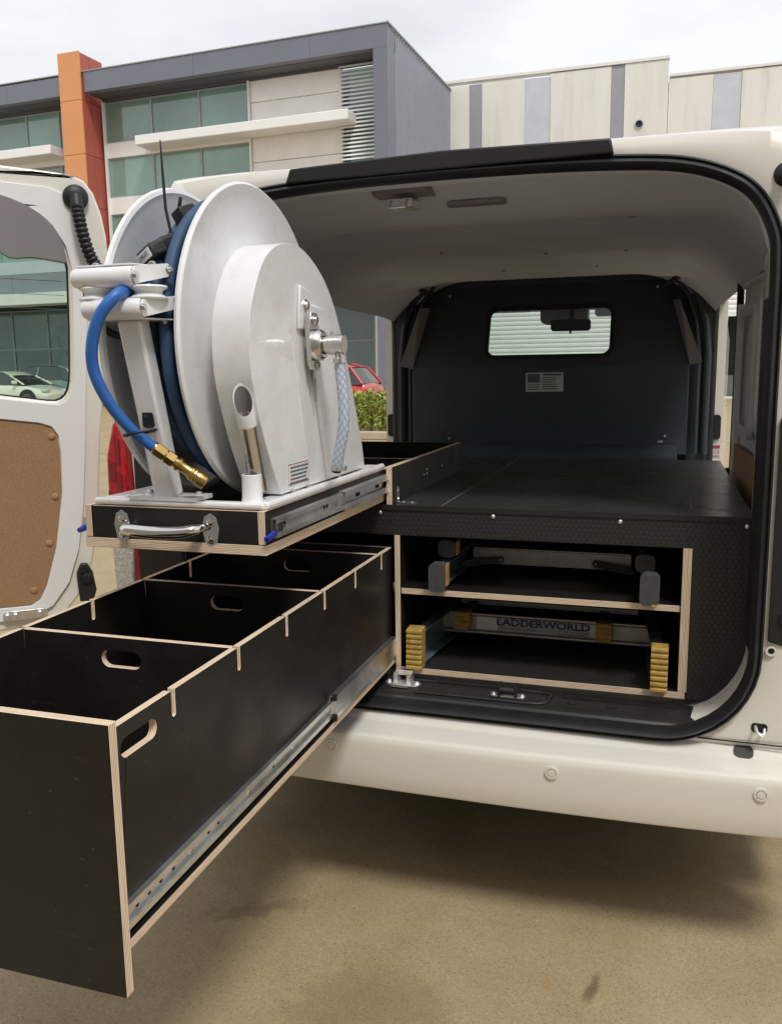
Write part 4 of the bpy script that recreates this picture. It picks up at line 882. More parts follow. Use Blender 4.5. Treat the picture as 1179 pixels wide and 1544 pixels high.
for s_, z in ((.25, 1.175), (.092, 1.145), (.095, .985), (.118, .86), (.165, .735), (.45, 1.19), (.45, .72)): mb.lathe(dp(s_, z, -.004), DN, [(0, .011), (.003, .010), (.0055, .006), (.006, 0)], 16)
mb.each('trim_button', 'hardboard', RD, smooth=40)
# grey moulded cover over the top of the window
cov0 = [(.66, 1.60), (.66, 1.755), (.4, 1.755), (.25, 1.757), (.17, 1.750), (.10, 1.722), (.052, 1.682), (.031, 1.635), (.026, 1.60), (.03, 1.592), (.10, 1.602), (.16, 1.60), (.2, 1.63), (.25, 1.655), (.4, 1.66)]
cov = [(p.x, p.y) for p in spline([(a, b, 0) for a, b in cov0[2:]], 3)]+[(.66, 1.655), (.66, 1.755)]
mb = MB(); dpan(mb, cov, [], .03, .012); mb.build('wiper_cover', 'greytrim', RD, bevel=.009)
# wiring boot
b0 = dp(-.008, 1.755, .004)
mb = MB(); mb.lathe(b0, DN, [(0, .032), (.006, .031), (.012, .024), (.016, .012)], 22); pth = spline([b0+DN*.012+Z_*.0, dp(-.010, 1.715, .03), dp(-.018, 1.66, .035), dp(-.034, 1.605, .03), dp(-.062, 1.562, .02), dp(-.095, 1.53, .01)], 14)
mb.tube(pth, [.0165 if k < 10 else (.0165 if k % 3 else .0125) for k in range(len(pth))], 12); mb.build('wiring_boot', 'rubber', RD, smooth=60)
# lower hinge and strap
mb = MB(); mb.panel([(0, -.06), (.035, -.06), (.045, -.03), (.038, .02), (.025, .045), (.008, .045), (-.004, .02)], [], .02, dp(.052, .755, .016), -DU if DU.cross(Z_).dot(DN) < 0 else DU, Z_); HG = mb.build('door_hinge', 'plastic', RD, bevel=.004)
mb = MB(); mb.lathe(dp(.030, .76, .016), DN, [(0, .016), (.006, .015), (.008, .008)], 16); mb.lathe(dp(.036, .785, .016), DN, [(0, .011), (.006, .010)], 14); mb.each('hinge_bolt', 'rubber', HG)
mb = MB(); mb.panel(rr(-.05, -.012, .05, .012, .011), [], .004, dp(.185, .675, .010), -DU if DU.cross(Z_).dot(DN) < 0 else DU, Z_)
for s_ in (.155, .215, .235): bolt(mb, dp(s_, .675, .010), DN, .008, .007)
mb.build('check_strap', 'zinc', RD, bevel=.0015)
# ------------------------------------------------------------------ plywood cabinet in the load bay
CB = thing('plywood_cabinet', 'black film faced plywood cabinet with open ladder shelves and hex pattern top', 'cabinet', (0, 0, .547))
def bd(name, a, b, axis, parent, mats=('film', 'edge'), outl=None, holes=(), bevel=.0008):
    """board between corners a and b; axis is its thickness direction; faces film, edges plywood"""
    mb = MB(); i = 'xyz'.index(axis)
    if axis == 'x': O = (b[0], 0, 0); U, W = Y_, Z_; o2 = [(a[1], a[2]), (b[1], a[2]), (b[1], b[2]), (a[1], b[2])]
    elif axis == 'y': O = (0, a[1], 0); U, W = X_, Z_; o2 = [(a[0], a[2]), (b[0], a[2]), (b[0], b[2]), (a[0], b[2])]
    else: O = (0, 0, b[2]); U, W = X_, Y_; o2 = [(a[0], a[1]), (b[0], a[1]), (b[0], b[1]), (a[0], b[1])]
    mb.panel(outl or o2, holes, b[i]-a[i], O, U, W)
    return mb.build(name, list(mats), parent, bevel=bevel)
# deck and face
bd('deck_board', (-.667, .0, .965), (.667, 1.25, .977), 'z', CB, ('deckhex', 'film'), outl=[(-.667, -.001), (.664, -.001), (.664, 1.25), (-.667, 1.25)])
bd('rear_sheet', (-.62, 1.252, .955), (.52, 1.955, .972), 'z', CB, ('bulk', 'bulk'))
face = [(-.667, .902), (.539, .902), (.539, .546), (.575, .546), (.605, .556), (.632, .578), (.652, .605), (.664, .64), (.667, .68), (.667, .9645), (-.667, .9645)]
bd('face_board', (0, 0, 0), (0, .012, 0), 'y', CB, ('hex', 'film'), outl=face)
mb = MB(); mb.box((-.667, -.003, .9652), (.666, -.0012, .9775)); mb.build('edge_angle', 'plastic', CB)
mb = MB()
for x, z in ((-.198, .958), (.086, .958), (.38, .957), (.65, .957)): mb.lathe((x, -.0001, z), -Y_, [(0, .0055), (.002, .005), (.0035, .0025)], 12)
mb.each('face_screw', 'zinc', CB, smooth=50)
mb = MB(); mb.lathe((.53, -.0001, .925), -Y_, [(0, .003), (.001, .003)], 8); mb.lathe((-.17, -.0001, .935), -Y_, [(0, .003), (.001, .003)], 8); mb.each('small_screw', 'rubber', CB)
bd('shelf_post', (.519, -.002, .5635), (.5385, .9, .9015), 'x', CB)
bd('shelf_divider', (-.161, -.002, .5635), (-.147, .9, .9015), 'x', CB)
bd('shelf_board', (-.1465, .004, .752), (.5185, .9, .767), 'z', CB)
bd('base_board', (-.161, -.002, .547), (.535, .9, .563), 'z', CB, ('hex', 'edge'))
bd('back_board', (-.66, .902, .547), (.66, .914, .964), 'y', CB)
bd('left_board', (-.667, .013, .547), (-.652, .9, .964), 'x', CB)
bd('right_board', (.652, .013, .69), (.666, .9, .964), 'x', CB)
# upstands that house the sliding tray
bd('tray_housing', (-.181, .0, .9775), (-.166, .77, 1.071), 'x', CB); bd('tray_housing', (-.604, .0, .9775), (-.589, .77, 1.071), 'x', CB); bd('tray_housing', (-.588, .755, .9775), (-.182, .77, 1.0705), 'y', CB, ('film', 'film'))
mb = MB(); mb.box((-.1655, .035, .9775), (-.1635, .053, 1.018)); mb.box((-.1655, .035, .9775), (-.118, .053, .9795)); br = mb.build('angle_bracket', 'zinc', CB)
mb = MB()
for z in (.99, 1.008): mb.lathe((-.1636, .044, z), X_, [(0, .004), (.002, .003)], 10)
for x in (-.15, -.128): mb.lathe((x, .044, .9796), Z_, [(0, .004), (.002, .003)], 10)
for y, z in ((.30, 1.018), (.33, 1.018), (.50, 1.022), (.33, 1.03)): mb.lathe((-.1659, y, z), X_, [(0, .0035), (.0012, .003)], 8)
mb.each('bracket_screw', 'stainless', CB)
# seams of the hatch in the deck
mb = MB(); mb.box((.585, .368, .9771), (.664, .374, .9776)); mb.box((.535, .095, .9771), (.538, .28, .9776)); mb.box((.535, .092, .9771), (.662, .095, .9776)); mb.box((-.045, .01, .9771), (-.0425, 1.2, .9775)); mb.each('hatch_seam', 'greytrim', CB)

# ------------------------------------------------------------------ big drawer
DR = bd('drawer', (-.602, -1.149, .571), (-.164, .03, .5845), 'z', CB); DR['label'] = 'long black plywood drawer pulled out, with slotted sides'
NOT = [-1.002, -.806, -.619, -.434, -.251, -.065]
def slotted(y0, y1, z0, z1):
    P = [(y0, z0), (y1, z0), (y1, z1)]
    for y in sorted(NOT, reverse=True):
        hw, dz = .0048, .034; P.append((y+hw, z1))
        for k in range(7): a = R(-180*k/6); P.append((y+hw*math.cos(a), z1-dz+hw*math.sin(a)))
        P.append((y-hw, z1))
    return P+[(y0, z1)]
slot = lambda a, b, c, d: rr(a, c, b, d, (d-c)/2-.0001, 6)
bd('drawer_side', (-.187, 0, 0), (-.175, 0, 0), 'x', DR, outl=slotted(-1.149, .03, .585, .866), holes=[slot(-1.128, -1.046, .818, .845)])
bd('drawer_side', (-.602, 0, 0), (-.590, 0, 0), 'x', DR, outl=slotted(-1.149, .03, .585, .866))
bd('front_panel', (-.62, -1.165, .512), (-.163, -1.1495, .882), 'y', DR)
for y in (-.806, -.434, -.065):
    bd('drawer_divider', (-.5895, y-.006, .585), (-.1875, y+.006, .866), 'y', DR, outl=[(-.5895, .585), (-.1875, .585), (-.1875, .8655), (-.5895, .8655)], holes=[slot(-.432, -.355, .812, .842)])
bd('drawer_back', (-.5895, .018, .585), (-.1875, .03, .866), 'y', DR)
mb = MB()
for x, z in ((-.214, .81), (-.213, .576), (-.214, .701), (-.5, .81)): mb.lathe((x, -1.1651, z), -Y_, [(-.002, .0055), (.0004, .0055), (.0004, .0045), (-.001, .003)], 12)
for y, z in ((-.98, .80), (-.99, .69), (-1.13, .70), (-1.13, .66)): mb.lathe((-.1749, y, z), X_, [(0, .0022), (.0006, .0018)], 8)
mb.each('panel_screw', 'plastic', DR)
def cprofile(x0, x1, z0, z1, lip, y0, y1, mb, t=.0018):
    """C section rail open towards +x, from y0 to y1"""
    P = [(x0, z0), (x1, z0), (x1, z0+lip), (x1-t, z0+lip), (x1-t, z0+t), (x0+t, z0+t), (x0+t, z1-t), (x1-t, z1-t), (x1-t, z1-lip), (x1, z1-lip), (x1, z1), (x0, z1)]
    mb.panel([(a, b) for a, b in P], [], y1-y0, (0, y0, 0), X_, Z_)
mb = MB(); cprofile(-.1748, -.1655, .596, .630, .009, -1.147, -.30, mb); SL = mb.build('drawer_slide', 'zinc', DR)
mb = MB(); cprofile(-.1740, -.1580, .592, .640, .012, -.425, .0, mb); mb.box((-.1735, -.425, .602), (-.159, .0, .63)); mb.build('slide_member', 'zinc', DR)
mb = MB()
for y in (-1.118, -1.09, -1.062, -1.03, -.93, -.90, -.70): mb.lathe((-.1732, y, .613), X_, [(0, .0035), (.0012, .0035)], 12)
mb.each('slide_hole', 'dark', DR)
mb = MB()
for y in (-.985, -.80, -.62): mb.lathe((-.1732, y, .613), X_, [(0, .006), (.002, .006), (.004, .003)], 12)
mb.each('slide_screw', 'stainless', DR)
mb = MB(); mb.box((-.166, -.43, .588), (-.157, -.423, .600)); mb.box((-.166, -.43, .632), (-.157, -.423, .644)); mb.each('slide_stop', 'plastic', DR)

# ------------------------------------------------------------------ sliding tray with the reel
TR = thing('pull_out_tray', 'shallow black plywood tray pulled out above the drawer, carrying the hose reel', 'tray', (-.375, -.3, .985))
bd('tray_base', (-.562, -.662, .985), (-.190, .30, 1.0035), 'z', TR)
bd('tray_side', (-.205, -.660, 1.004), (-.191, .30, 1.064), 'x', TR); bd('tray_side', (-.561, -.660, 1.004), (-.547, .30, 1.064), 'x', TR)
bd('tray_front', (-.5465, -.658, 1.004), (-.2055, -.644, 1.063), 'y', TR); bd('tray_back', (-.5465, .286, 1.004), (-.2055, .30, 1.063), 'y', TR)
mb = MB(); cprofile(-.1908, -.1795, 1.013, 1.048, .009, -.636, .0, mb); TS = mb.build('tray_slide', 'zinc', TR)
mb = MB(); cprofile(-.1900, -.1740, 1.010, 1.052, .012, -.30, .02, mb); mb.build('slide_member', 'zinc', TS)
mb = MB()
for y in (-.19, -.05): mb.box((-.190, y-.014, 1.026), (-.1875, y+.014, 1.038))
for y in (-.60, -.585, -.39, -.375): mb.lathe((-.189, y, 1.031), X_, [(0, .004), (.0012, .004)], 10)
mb.each('slide_hole', 'dark', TS)
mb = MB()
for y in (-.59, -.34, -.33): mb.lathe((-.1888, y, 1.025), X_, [(0, .0055), (.003, .004)], 10)
mb.box((-.1885, -.636, 1.024), (-.178, -.612, 1.040)); mb.each('slide_screw', 'stainless', TS)
for x in (-.184, -.568):
    mb = MB(); mb.tube([(x, -.640, 1.022), (x, -.660, 1.019), (x, -.672, 1.017)], [.0058, .0062, .0048], 12); mb.build('release_lever', 'bluecap', TR, smooth=50)
mb = MB(); mb.box((-.572, -.655, 1.022), (-.5625, -.62, 1.040)); mb.build('lever_plate', 'zinc', TR)
# chrome bow handle
HD = MB()
zc_ = 1.027; yf = -.6585
for x in (-.480, -.297):
    HD.panel([(-.017, .004), (-.012, .024), (.0, .031), (.012, .024), (.017, .004), (.012, -.022), (.0, -.030), (-.012, -.022)], [], .004, (x, yf-.004, zc_), X_, Z_)
    for dz in (.014, -.016): bolt(HD, (x, yf-.004, zc_+dz), -Y_, .0062, .004)
hp = spline([(-.470, yf-.006, zc_+.000), (-.460, yf-.028, zc_+.001), (-.44, yf-.036, zc_), (-.39, yf-.038, zc_-.002), (-.34, yf-.036, zc_), (-.318, yf-.028, zc_+.004), (-.307, yf-.006, zc_+.006)], 6)
HD.tube(hp, [.006+.0055*math.sin(math.pi*k/(len(hp)-1))**.6 for k in range(len(hp))], 12)
HD.build('bow_handle', 'chrome', TR, smooth=45)

# ------------------------------------------------------------------ hose reel
RC = Vector((0, -.40, 1.362))
HR = thing('hose_reel', 'large white steel hose reel wound with blue hose on the pulled out tray', 'hose reel', (-.38, -.36, 1.065))
def disc(x, sgn, name):
    Rr = .302; mb = MB()
    pr = [(.010, .085), (.024, .095), (.025, .160), (.006, .188), (-.002, .222), (-.001, .288), (-.005, .296), (-.003, Rr+.002), (.003, Rr+.004), (.0075, Rr), (.007, Rr-.005), (.0025, .286), (.0015, .224), (.0095, .190), (.0285, .162), (.0275, .093), (.0135, .083)]
    mb.lathe((x, RC.y, RC.z), X_*sgn, pr, 96, cap=False); o = mb.build(name, 'powder', HR, smooth=32, fixn=True); return o
disc(-.322, 1, 'reel_disc'); disc(-.470, -1, 'reel_disc')
mb = MB(); mb.lathe((-.47, RC.y, RC.z), X_, [(0, .10), (.14, .10)], 48); mb.cyl((-.53, RC.y, RC.z), (-.20, RC.y, RC.z), .018, n=20); mb.build('reel_drum', 'powder', HR, smooth=40)
# coils
mb = MB(); hr = .0118
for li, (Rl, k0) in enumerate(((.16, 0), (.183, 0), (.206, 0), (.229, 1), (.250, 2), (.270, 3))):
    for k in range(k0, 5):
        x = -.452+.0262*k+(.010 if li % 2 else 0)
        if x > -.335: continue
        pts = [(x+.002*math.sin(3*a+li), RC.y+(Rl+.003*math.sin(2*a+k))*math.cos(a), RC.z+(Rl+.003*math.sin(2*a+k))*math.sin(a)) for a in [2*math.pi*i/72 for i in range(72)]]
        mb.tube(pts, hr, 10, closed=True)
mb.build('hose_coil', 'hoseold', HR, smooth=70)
# hose tail over the fairlead
tail = spline([(-.40, -.58, 1.458), (-.405, -.64, 1.447), (-.402, -.70, 1.444), (-.392, -.752, 1.436), (-.402, -.772, 1.418), (-.417, -.780, 1.394), (-.431, -.781, 1.357), (-.438, -.775, 1.320), (-.433, -.765, 1.282), (-.420, -.745, 1.240), (-.401, -.720, 1.203), (-.378, -.695, 1.174)], 7)
mb = MB(); mb.tube(tail, .0100, 14); mb.build('hose_tail', 'hose', HR, smooth=70)
cd = (Vector((-.320, -.664, 1.123))-Vector((-.378, -.695, 1.174))).normalized(); c0 = Vector((-.382, -.697, 1.178))
mb = MB(); mb.lathe(c0, cd, [(0, 0.01107), (.004, 0.01189)], 16); mb.lathe(c0+cd*.004, cd, [(0, 0.01271), (.020, 0.01271)], 6); mb.lathe(c0+cd*.024, cd, [(0, 0.01025), (.004, 0.01025)], 16); mb.lathe(c0+cd*.027, cd, [(0, 0.01312), (.016, 0.01312)], 6)
mb.lathe(c0+cd*.043, cd, [(0, 0.00984), (.006, 0.01025), (.006, 0.01271), (.012, 0.01271), (.013, 0.00984), (.030, 0.01025), (.034, 0.01230), (.037, 0.01353), (.040, 0.01271), (.043, 0.01353), (.046, 0.01271), (.052, 0.01435), (.064, 0.01435), (.066, 0.01312), (.066, 0.00861), (.050, 0.00820)], 20)
mb.build('hose_coupling', 'brass', HR, smooth=30)
# guide post, base plate
def sqtube(mb, p0, p1, a, b):
    p0 = Vector(p0); p1 = Vector(p1); T_ = (p1-p0).normalized(); U = (X_-T_*X_.dot(T_)).normalized(); W = T_.cross(U)
    o = [(-a, -b), (a, -b), (a, b), (-a, b)]; c1 = [p0+U*u+W*v for u, v in o]; c2 = [p1+U*u+W*v for u, v in o]
    mb.add(c1+c2, [(0, 3, 2, 1), (4, 5, 6, 7), (0, 1, 5, 4), (1, 2, 6, 5), (2, 3, 7, 6), (3, 0, 4, 7)])
mb = MB(); sqtube(mb, (-.399, -.628, 1.082), (-.401, -.708, 1.396), .0225, .016); mb.build('guide_post', 'powder', HR, bevel=.005)
mb = MB(); mb.panel(rr(-.468, -.656, -.328, -.592, .004), [], .007, (0, 0, 1.083), X_, Y_); mb.build('post_plate', 'powder', HR, bevel=.0015)
mb = MB()
for x in (-.450, -.346): bolt(mb, (x, -.612, 1.083), Z_, .006, .006)
mb.each('plate_bolt', 'zinc', HR)
mb = MB()   # base frame of flat bar / angle
mb.box((-.545, -.648, 1.0655), (-.205, -.618, 1.0745)); mb.box((-.240, -.617, 1.0655), (-.197, .02, 1.0745)); mb.box((-.548, -.617, 1.0655), (-.510, .02, 1.0745)); mb.box((-.509, -.02, 1.0655), (-.241, .02, 1.0745)); mb.cyl((-.197, -.645, 1.071), (-.197, .02, 1.071), .0075, n=10); mb.cyl((-.545, -.648, 1.071), (-.197, -.648, 1.071), .0065, n=10)
mb.build('base_frame', 'powder', HR, bevel=.003)
# stub tube
mb = MB(); mb.lathe((-.236, -.615, 1.073), Z_, [(0, .021), (.008, .0185), (.050, .0180), (.051, .017), (.050, .0155), (.01, .0152)], 24, cap=False); mb.build('stub_tube', 'powder', HR, smooth=40)
# arched cover over the chain side
arch = [(-.545, 1.078), (-.575, 1.129), (-.608, 1.19), (-.636, 1.259), (-.649, 1.304), (-.652, 1.356), (-.643, 1.408), (-.618, 1.457), (-.580, 1.502), (-.530, 1.530), (-.475, 1.541), (-.418, 1.540), (-.350, 1.518), (-.286, 1.480), (-.235, 1.425), (-.190, 1.351), (-.145, 1.263), (-.085, 1.131), (-.070, 1.078)]
archs = [(p.x, p.y) for p in spline([(a, b, 0) for a, b in arch[1:-1]], 3)]; archs = [arch[0]]+archs+[arch[-1]]
mb = MB(); mb.panel(archs, [], .072, (-.212, 0, 0), Y_, Z_); CV = mb.build('side_cover', 'powder', HR, bevel=.006)
# raised channel with lip on the cover
mb = MB(); ch = [(-.425, 1.44), (-.315, 1.43), (-.155, 1.080), (-.320, 1.080)]
mb.panel(ch, [], .010, (-.2022, 0, 0), Y_, Z_); mb.build('support_channel', 'powder', CV, bevel=.004)
mb = MB(); mb.panel([(-.452, 1.385), (-.385, 1.385), (-.392, 1.46), (-.44, 1.47)], [], .006, (-.2058, 0, 0), Y_, Z_); mb.build('bearing_plate', 'powder', CV, bevel=.003)
mb = MB(); mb.add([Vector((-.2018, -.425, 1.315)), Vector((-.2018, -.395, 1.315)), Vector((-.2018, -.405, 1.275)), Vector((-.2012, -.425, 1.315)), Vector((-.2012, -.395, 1.315)), Vector((-.2012, -.405, 1.275))], [(0, 1, 2), (5, 4, 3), (0, 3, 4, 1), (1, 4, 5, 2), (2, 5, 3, 0)]); mb.box((-.2020, -.392, 1.245), (-.2012, -.387, 1.29)); mb.build('channel_slot', 'greytrim', CV)
mb = MB(); mb.tube([(-.2125, -.470, 1.36), (-.2125, -.435, 1.20), (-.2125, -.40, 1.085)], .002, 6); mb.build('cover_crease', 'powder', CV)
mb = MB(); bolt(mb, (-.2055, -.418, 1.432), X_, .008, .007)
for y, z in ((-.500, 1.082), (-.425, 1.082), (-.26, 1.082), (-.13, 1.082)): bolt(mb, (-.206, y, 1.0755), Z_, .006, .006)
mb.each('cover_bolt', 'stainless', CV)
# pillow block + swivel
hy, hz = -.405, 1.356
mb = MB(); mb.panel([(-.024, .0), (-.03, .03), (-.019, .062), (.012, .062), (.018, .04), (.028, .02), (.030, -.01), (.022, -.028), (.018, -.048), (-.014, -.048), (-.022, -.03)], [], .010, (-.192, hy, hz), Y_, Z_); mb.lathe((-.193, hy, hz), X_, [(0, .031), (.014, .030), (.020, .025), (.020, .018), (.012, .017)], 28, cap=False); bolt(mb, (-.192, hy-.003, hz+.048), X_, .0075, .007); bolt(mb, (-.192, hy+.003, hz-.038), X_, .0065, .006)
PB = mb.build('pillow_block', 'stainless', HR, smooth=40, bevel=.002)
mb = MB(); mb.cyl((-.20, hy, hz), (-.172, hy, hz), .0125, n=18); mb.lathe((-.174, hy, hz), X_, [(0, .0165), (.006, .0175), (.012, .0175), (.012, .0195), (.040, .0195), (.042, .0180)], 24); mb.lathe((-.142, hy, hz-.015), -Z_, [(0, .009), (.012, .009), (.012, .0125), (.020, .0125), (.020, .008), (.026, .008)], 12); mb.cyl((-.158, hy, hz+.018), (-.158, hy, hz+.025), .003)
mb.build('swivel_joint', 'stainless', HR, smooth=30)
hs = spline([(-.142, hy, hz-.036), (-.138, hy-.002, hz-.07), (-.134, hy-.004, hz-.115), (-.136, hy-.004, hz-.165), (-.145, hy-.003, hz-.205), (-.153, hy, hz-.238), (-.156, hy+.002, hz-.250)], 6)
mb = MB(); mb.tube(hs[:-3], .0105, 14); CH = mb.build('feed_hose', 'clearhose', HR, smooth=70)
mb = MB()   # braid, two families of helices
L_ = len(hs)-3
for sgn in (-1, 1):
    for ph in range(6):
        P = []
        for i in range(L_*3):
            t = i/3; a, b = hs[min(int(t), L_-1)], hs[min(int(t)+1, L_-1)]; p = a.lerp(b, t-int(t)); T_ = (b-a).normalized() if (b-a).length > 1e-6 else -Z_
            U = (X_-T_*X_.dot(T_)).normalized(); W = T_.cross(U); an = sgn*t*.42+ph*math.pi/3; P.append(p+(U*math.cos(an)+W*math.sin(an))*.0106)
        mb.tube(P, .0007, 4)
mb.build('hose_braid', 'bluegrey', CH)
mb = MB(); mb.tube(hs[-5:], .0098, 14); mb.build('hose_end', 'rubber', HR, smooth=60)
mb = MB(); e = hs[-5]; mb.lathe(e-Z_*.004, Z_, [(0, .0115), (.010, .0115)], 18); mb.box((e.x+.006, e.y-.004, e.z-.004), (e.x+.020, e.y+.006, e.z+.006)); mb.lathe((-.142, hy-.011, hz-.030), -Y_, [(0, .006), (.008, .006)], 8); mb.build('hose_clamp', 'stainless', HR, bevel=.001)
# handle tube stored at the near edge of the cover
p0 = Vector((-.228, -.660, 1.280)); p1 = Vector((-.234, -.590, 1.088)); ax = (p1-p0).normalized()
mb = MB(); mb.lathe(p0, ax, [(0.004, .0150), (0, .0165), (.003, .0172), (.072, .0172), (.0722, .0150), (.20, .0150)], 22, cap=False); fc = Vector((.45, -.89, 0)); fc = (fc-ax*fc.dot(ax)).normalized()
for v in mb.v:
    h_ = (v-p0).dot(ax)
    if h_ < .01: v += ax*(1.5*((v-p0-ax*h_).dot(fc))+.024)
HT = mb.build('handle_tube', 'powder', HR, smooth=35)
mb = MB(); mb.lathe(p0+ax*.052, -ax, [(0, .0149), (.0006, .0149)], 20); mb.lathe(p0+ax*.052, -ax, [(0, .0149), (.04, .0149)], 20, cap=False)
for v in mb.v:
    h_ = (v-p0).dot(ax)
    if h_ < .02: v += ax*(1.5*((v-p0-ax*h_).dot(fc))+.014)
mb.build("tube_bore", 'greytrim', HT); mb = MB(); mb.lathe(p0+ax*.050, -ax, [(0, .005), (.003, .004)], 8); mb.build('tube_screw', 'stainless', HT)
mb = MB(); mb.lathe(p0+ax*.0735, ax, [(0, .0153), (.126, .0153)], 22, cap=False); mb.build('tube_shaft', 'stainless', HT, smooth=40)
# warning sticker on cover
lU = Y_; y0, y1, z0, z1 = -.512, -.412, 1.089, 1.131
mb = MB(); mb.panel(rr(y0, z0, y1, z1, .001), [], .0005, (-.2113, 0, 0), Y_, Z_); ST = mb.build('warning_sticker', 'white', CV)
mb = MB()
for a in (z1-.0025, z0+.001): mb.box((-.2112, y0+.001, a), (-.2109, y1-.001, a+.0014))
for a in (y0+.001, y1-.002): mb.box((-.2112, a, z0+.001), (-.2109, a+.0008, z1-.001))
mb.build('sticker_border', 'redprint', ST)
mb = MB()
for i in range(5):
    z = z1-.0105-i*.0074; y = y0+.006+random.uniform(0, .008)
    while y < y1-.010-random.uniform(0, .008):
        wd = random.uniform(.004, .012); mb.box((-.2112, y, z), (-.2109, min(y+wd, y1-.004), z+.0038)); y += wd+.002
mb.build('sticker_print', 'darkprint', ST)
# roller fairlead on the post
FL = MB()
FL.panel([(-.485, -.738), (-.378, -.738), (-.346, -.668), (-.354, -.655), (-.470, -.655), (-.490, -.70)], [], .003, (0, 0, 1.4845), X_, Y_)
FL.panel([(-.470, -.738), (-.364, -.738), (-.336, -.668), (-.344, -.655), (-.458, -.655), (-.478, -.70)], [], .003, (0, 0, 1.3965), X_, Y_)
for z0, dx in ((1.4505, 0), (1.3965, .012)):
    FL.panel([(0, 0), (.068, .016), (.075, .026), (.068, .038), (.0, .029), (-.008, .014)], [], .003, (-.369+dx, -.742, z0), Vector((.36, .93, 0)).normalized(), Z_)
FLo = FL.build('fairlead_frame', 'powder', HR, bevel=.0012)
for z, x0, x1 in ((1.4635, -.494, -.374), (1.4120, -.477, -.361)):
    mb = MB(); mb.lathe((x0, -.735, z), X_, [(0, .008), (.004, .0150), (.010, .0168), (x1-x0-.004, .0168), (x1-x0, .0145)], 24); mb.build('guide_roller', 'powder', FLo, smooth=35)
for x, y in ((-.460, -.715), (-.366, -.710)):
    mb = MB(); mb.lathe((x, y, 1.4265), Z_, [(0, .031), (.003, .0325), (.005, .030), (.008, .025), (.0115, .023), (.015, .025), (.018, .030), (.020, .0325), (.023, .031)], 30); mb.build('guide_pulley', 'powder', FLo, smooth=35)
mb = MB()
for x, y, z in ((-.3695, -.742, 1.4640), (-.345, -.678, 1.478), (-.3575, -.742, 1.4120), (-.333, -.678, 1.427)): bolt(mb, Vector((x, y, z)), Vector((.93, -.36, 0)), .0048, .008)
for x, y in ((-.462, -.715), (-.362, -.70)): bolt(mb, (x, y, 1.4845), Z_, .006, .006)
for x, y in ((-.40, -.69), (-.355, -.68)): bolt(mb, (x, y, 1.3935), -Z_, .0055, .006)
mb.each('fairlead_bolt', 'stainless', FLo, smooth=35)
# black hose keeper on the post
mb = MB(); mb.panel(rr(-.011, -.012, .011, .018, .007), [], .008, (-.399, -.684, 1.222), X_, Z_); mb.tube([(-.402+.026*math.cos(a), -.705+.030*math.sin(a), 1.203+.005*math.cos(a)) for a in [R(20+300*i/20) for i in range(21)]], .0026, 8); mb.lathe((-.399, -.692, 1.228), -Y_, [(0, .005), (.003, .004)], 10); mb.build('hose_keeper', 'rubber', HR, bevel=.002)
# black cable loop behind the fairlead
mb = MB(); mb.tube(spline([(-.492, -.705, 1.445), (-.492, -.70, 1.415), (-.478, -.69, 1.388), (-.455, -.68, 1.372), (-.41, -.67, 1.364)], 6), .0065, 10); mb.build('cable_loop', 'rubber', HR, smooth=60)

# ------------------------------------------------------------------ black connector tied inside the reel
CX = thing('hand_controller', 'black plastic controller with white tag and cable tie, wedged between reel discs', 'controller', (-.42, -.57, 1.52))
ca = Vector((.045, .10, .038)).normalized(); cp = Vector((-.421, -.632, 1.509)); cs = Vector((1, 0, .46)); cs = (cs-ca*cs.dot(ca)).normalized(); cu = cs.cross(ca); cu = cu if cu.z > 0 else -cu
mb = MB(); rows = []
for d, a, b in ((0, .026, .010), (.004, .030, .014), (.03, .031, .017), (.038, .025, .021), (.085, .023, .021), (.105, .019, .016), (.12, .013, .012)):
    rows.append([cp+ca*d+cs*a*x+cu*(b*y) for x, y in ((-1, -.6), (-.75, -1), (.75, -1), (1, -.6), (1, .6), (.75, 1), (-.75, 1), (-1, .6))])
mb.grid(rows, close=True); mb.add(rows[0], [tuple(range(8))]); mb.add(rows[-1], [tuple(range(8))[::-1]]); mb.build('controller_body', 'plastic', CX, smooth=30, fixn=True, bevel=.002)
tu = cs
tn = -ca; tO = cp-ca*.0012
mb = MB(); wv_ = tn.cross(tu) ; mb.panel(rr(-.025, -.0085, .025, .0085, .001), [], .001, tO, tu, wv_ if wv_.z > 0 else -wv_); TG = mb.build('paper_tag', 'white', CX, fixn=True)
text('tag_lettering', '2 MUST', .0105, tO-ca*.0006, tu, wv_ if wv_.z > 0 else -wv_, 'darkprint', TG)
cw = cp+ca*.075
mb = MB(); mb.tube([cw+cs*.0265*math.cos(a)+cu*.0235*math.sin(a) for a in [2*math.pi*i/24 for i in range(24)]], .002, 6, closed=True); mb.box(tuple(cw+cu*.022-Vector((.004, .004, .003))), tuple(cw+cu*.022+Vector((.004, .004, .005)))); mb.tube([cw+cu*.022, cw+cu*.04+Z_*.03, cw+cu*.04+Vector((-.002, 0, .085)), cw+cu*.035+Vector((-.004, -.004, .152))], [.0028, .0028, .0026, .0012], 6); mb.build('cable_tie', 'rubber', CX)
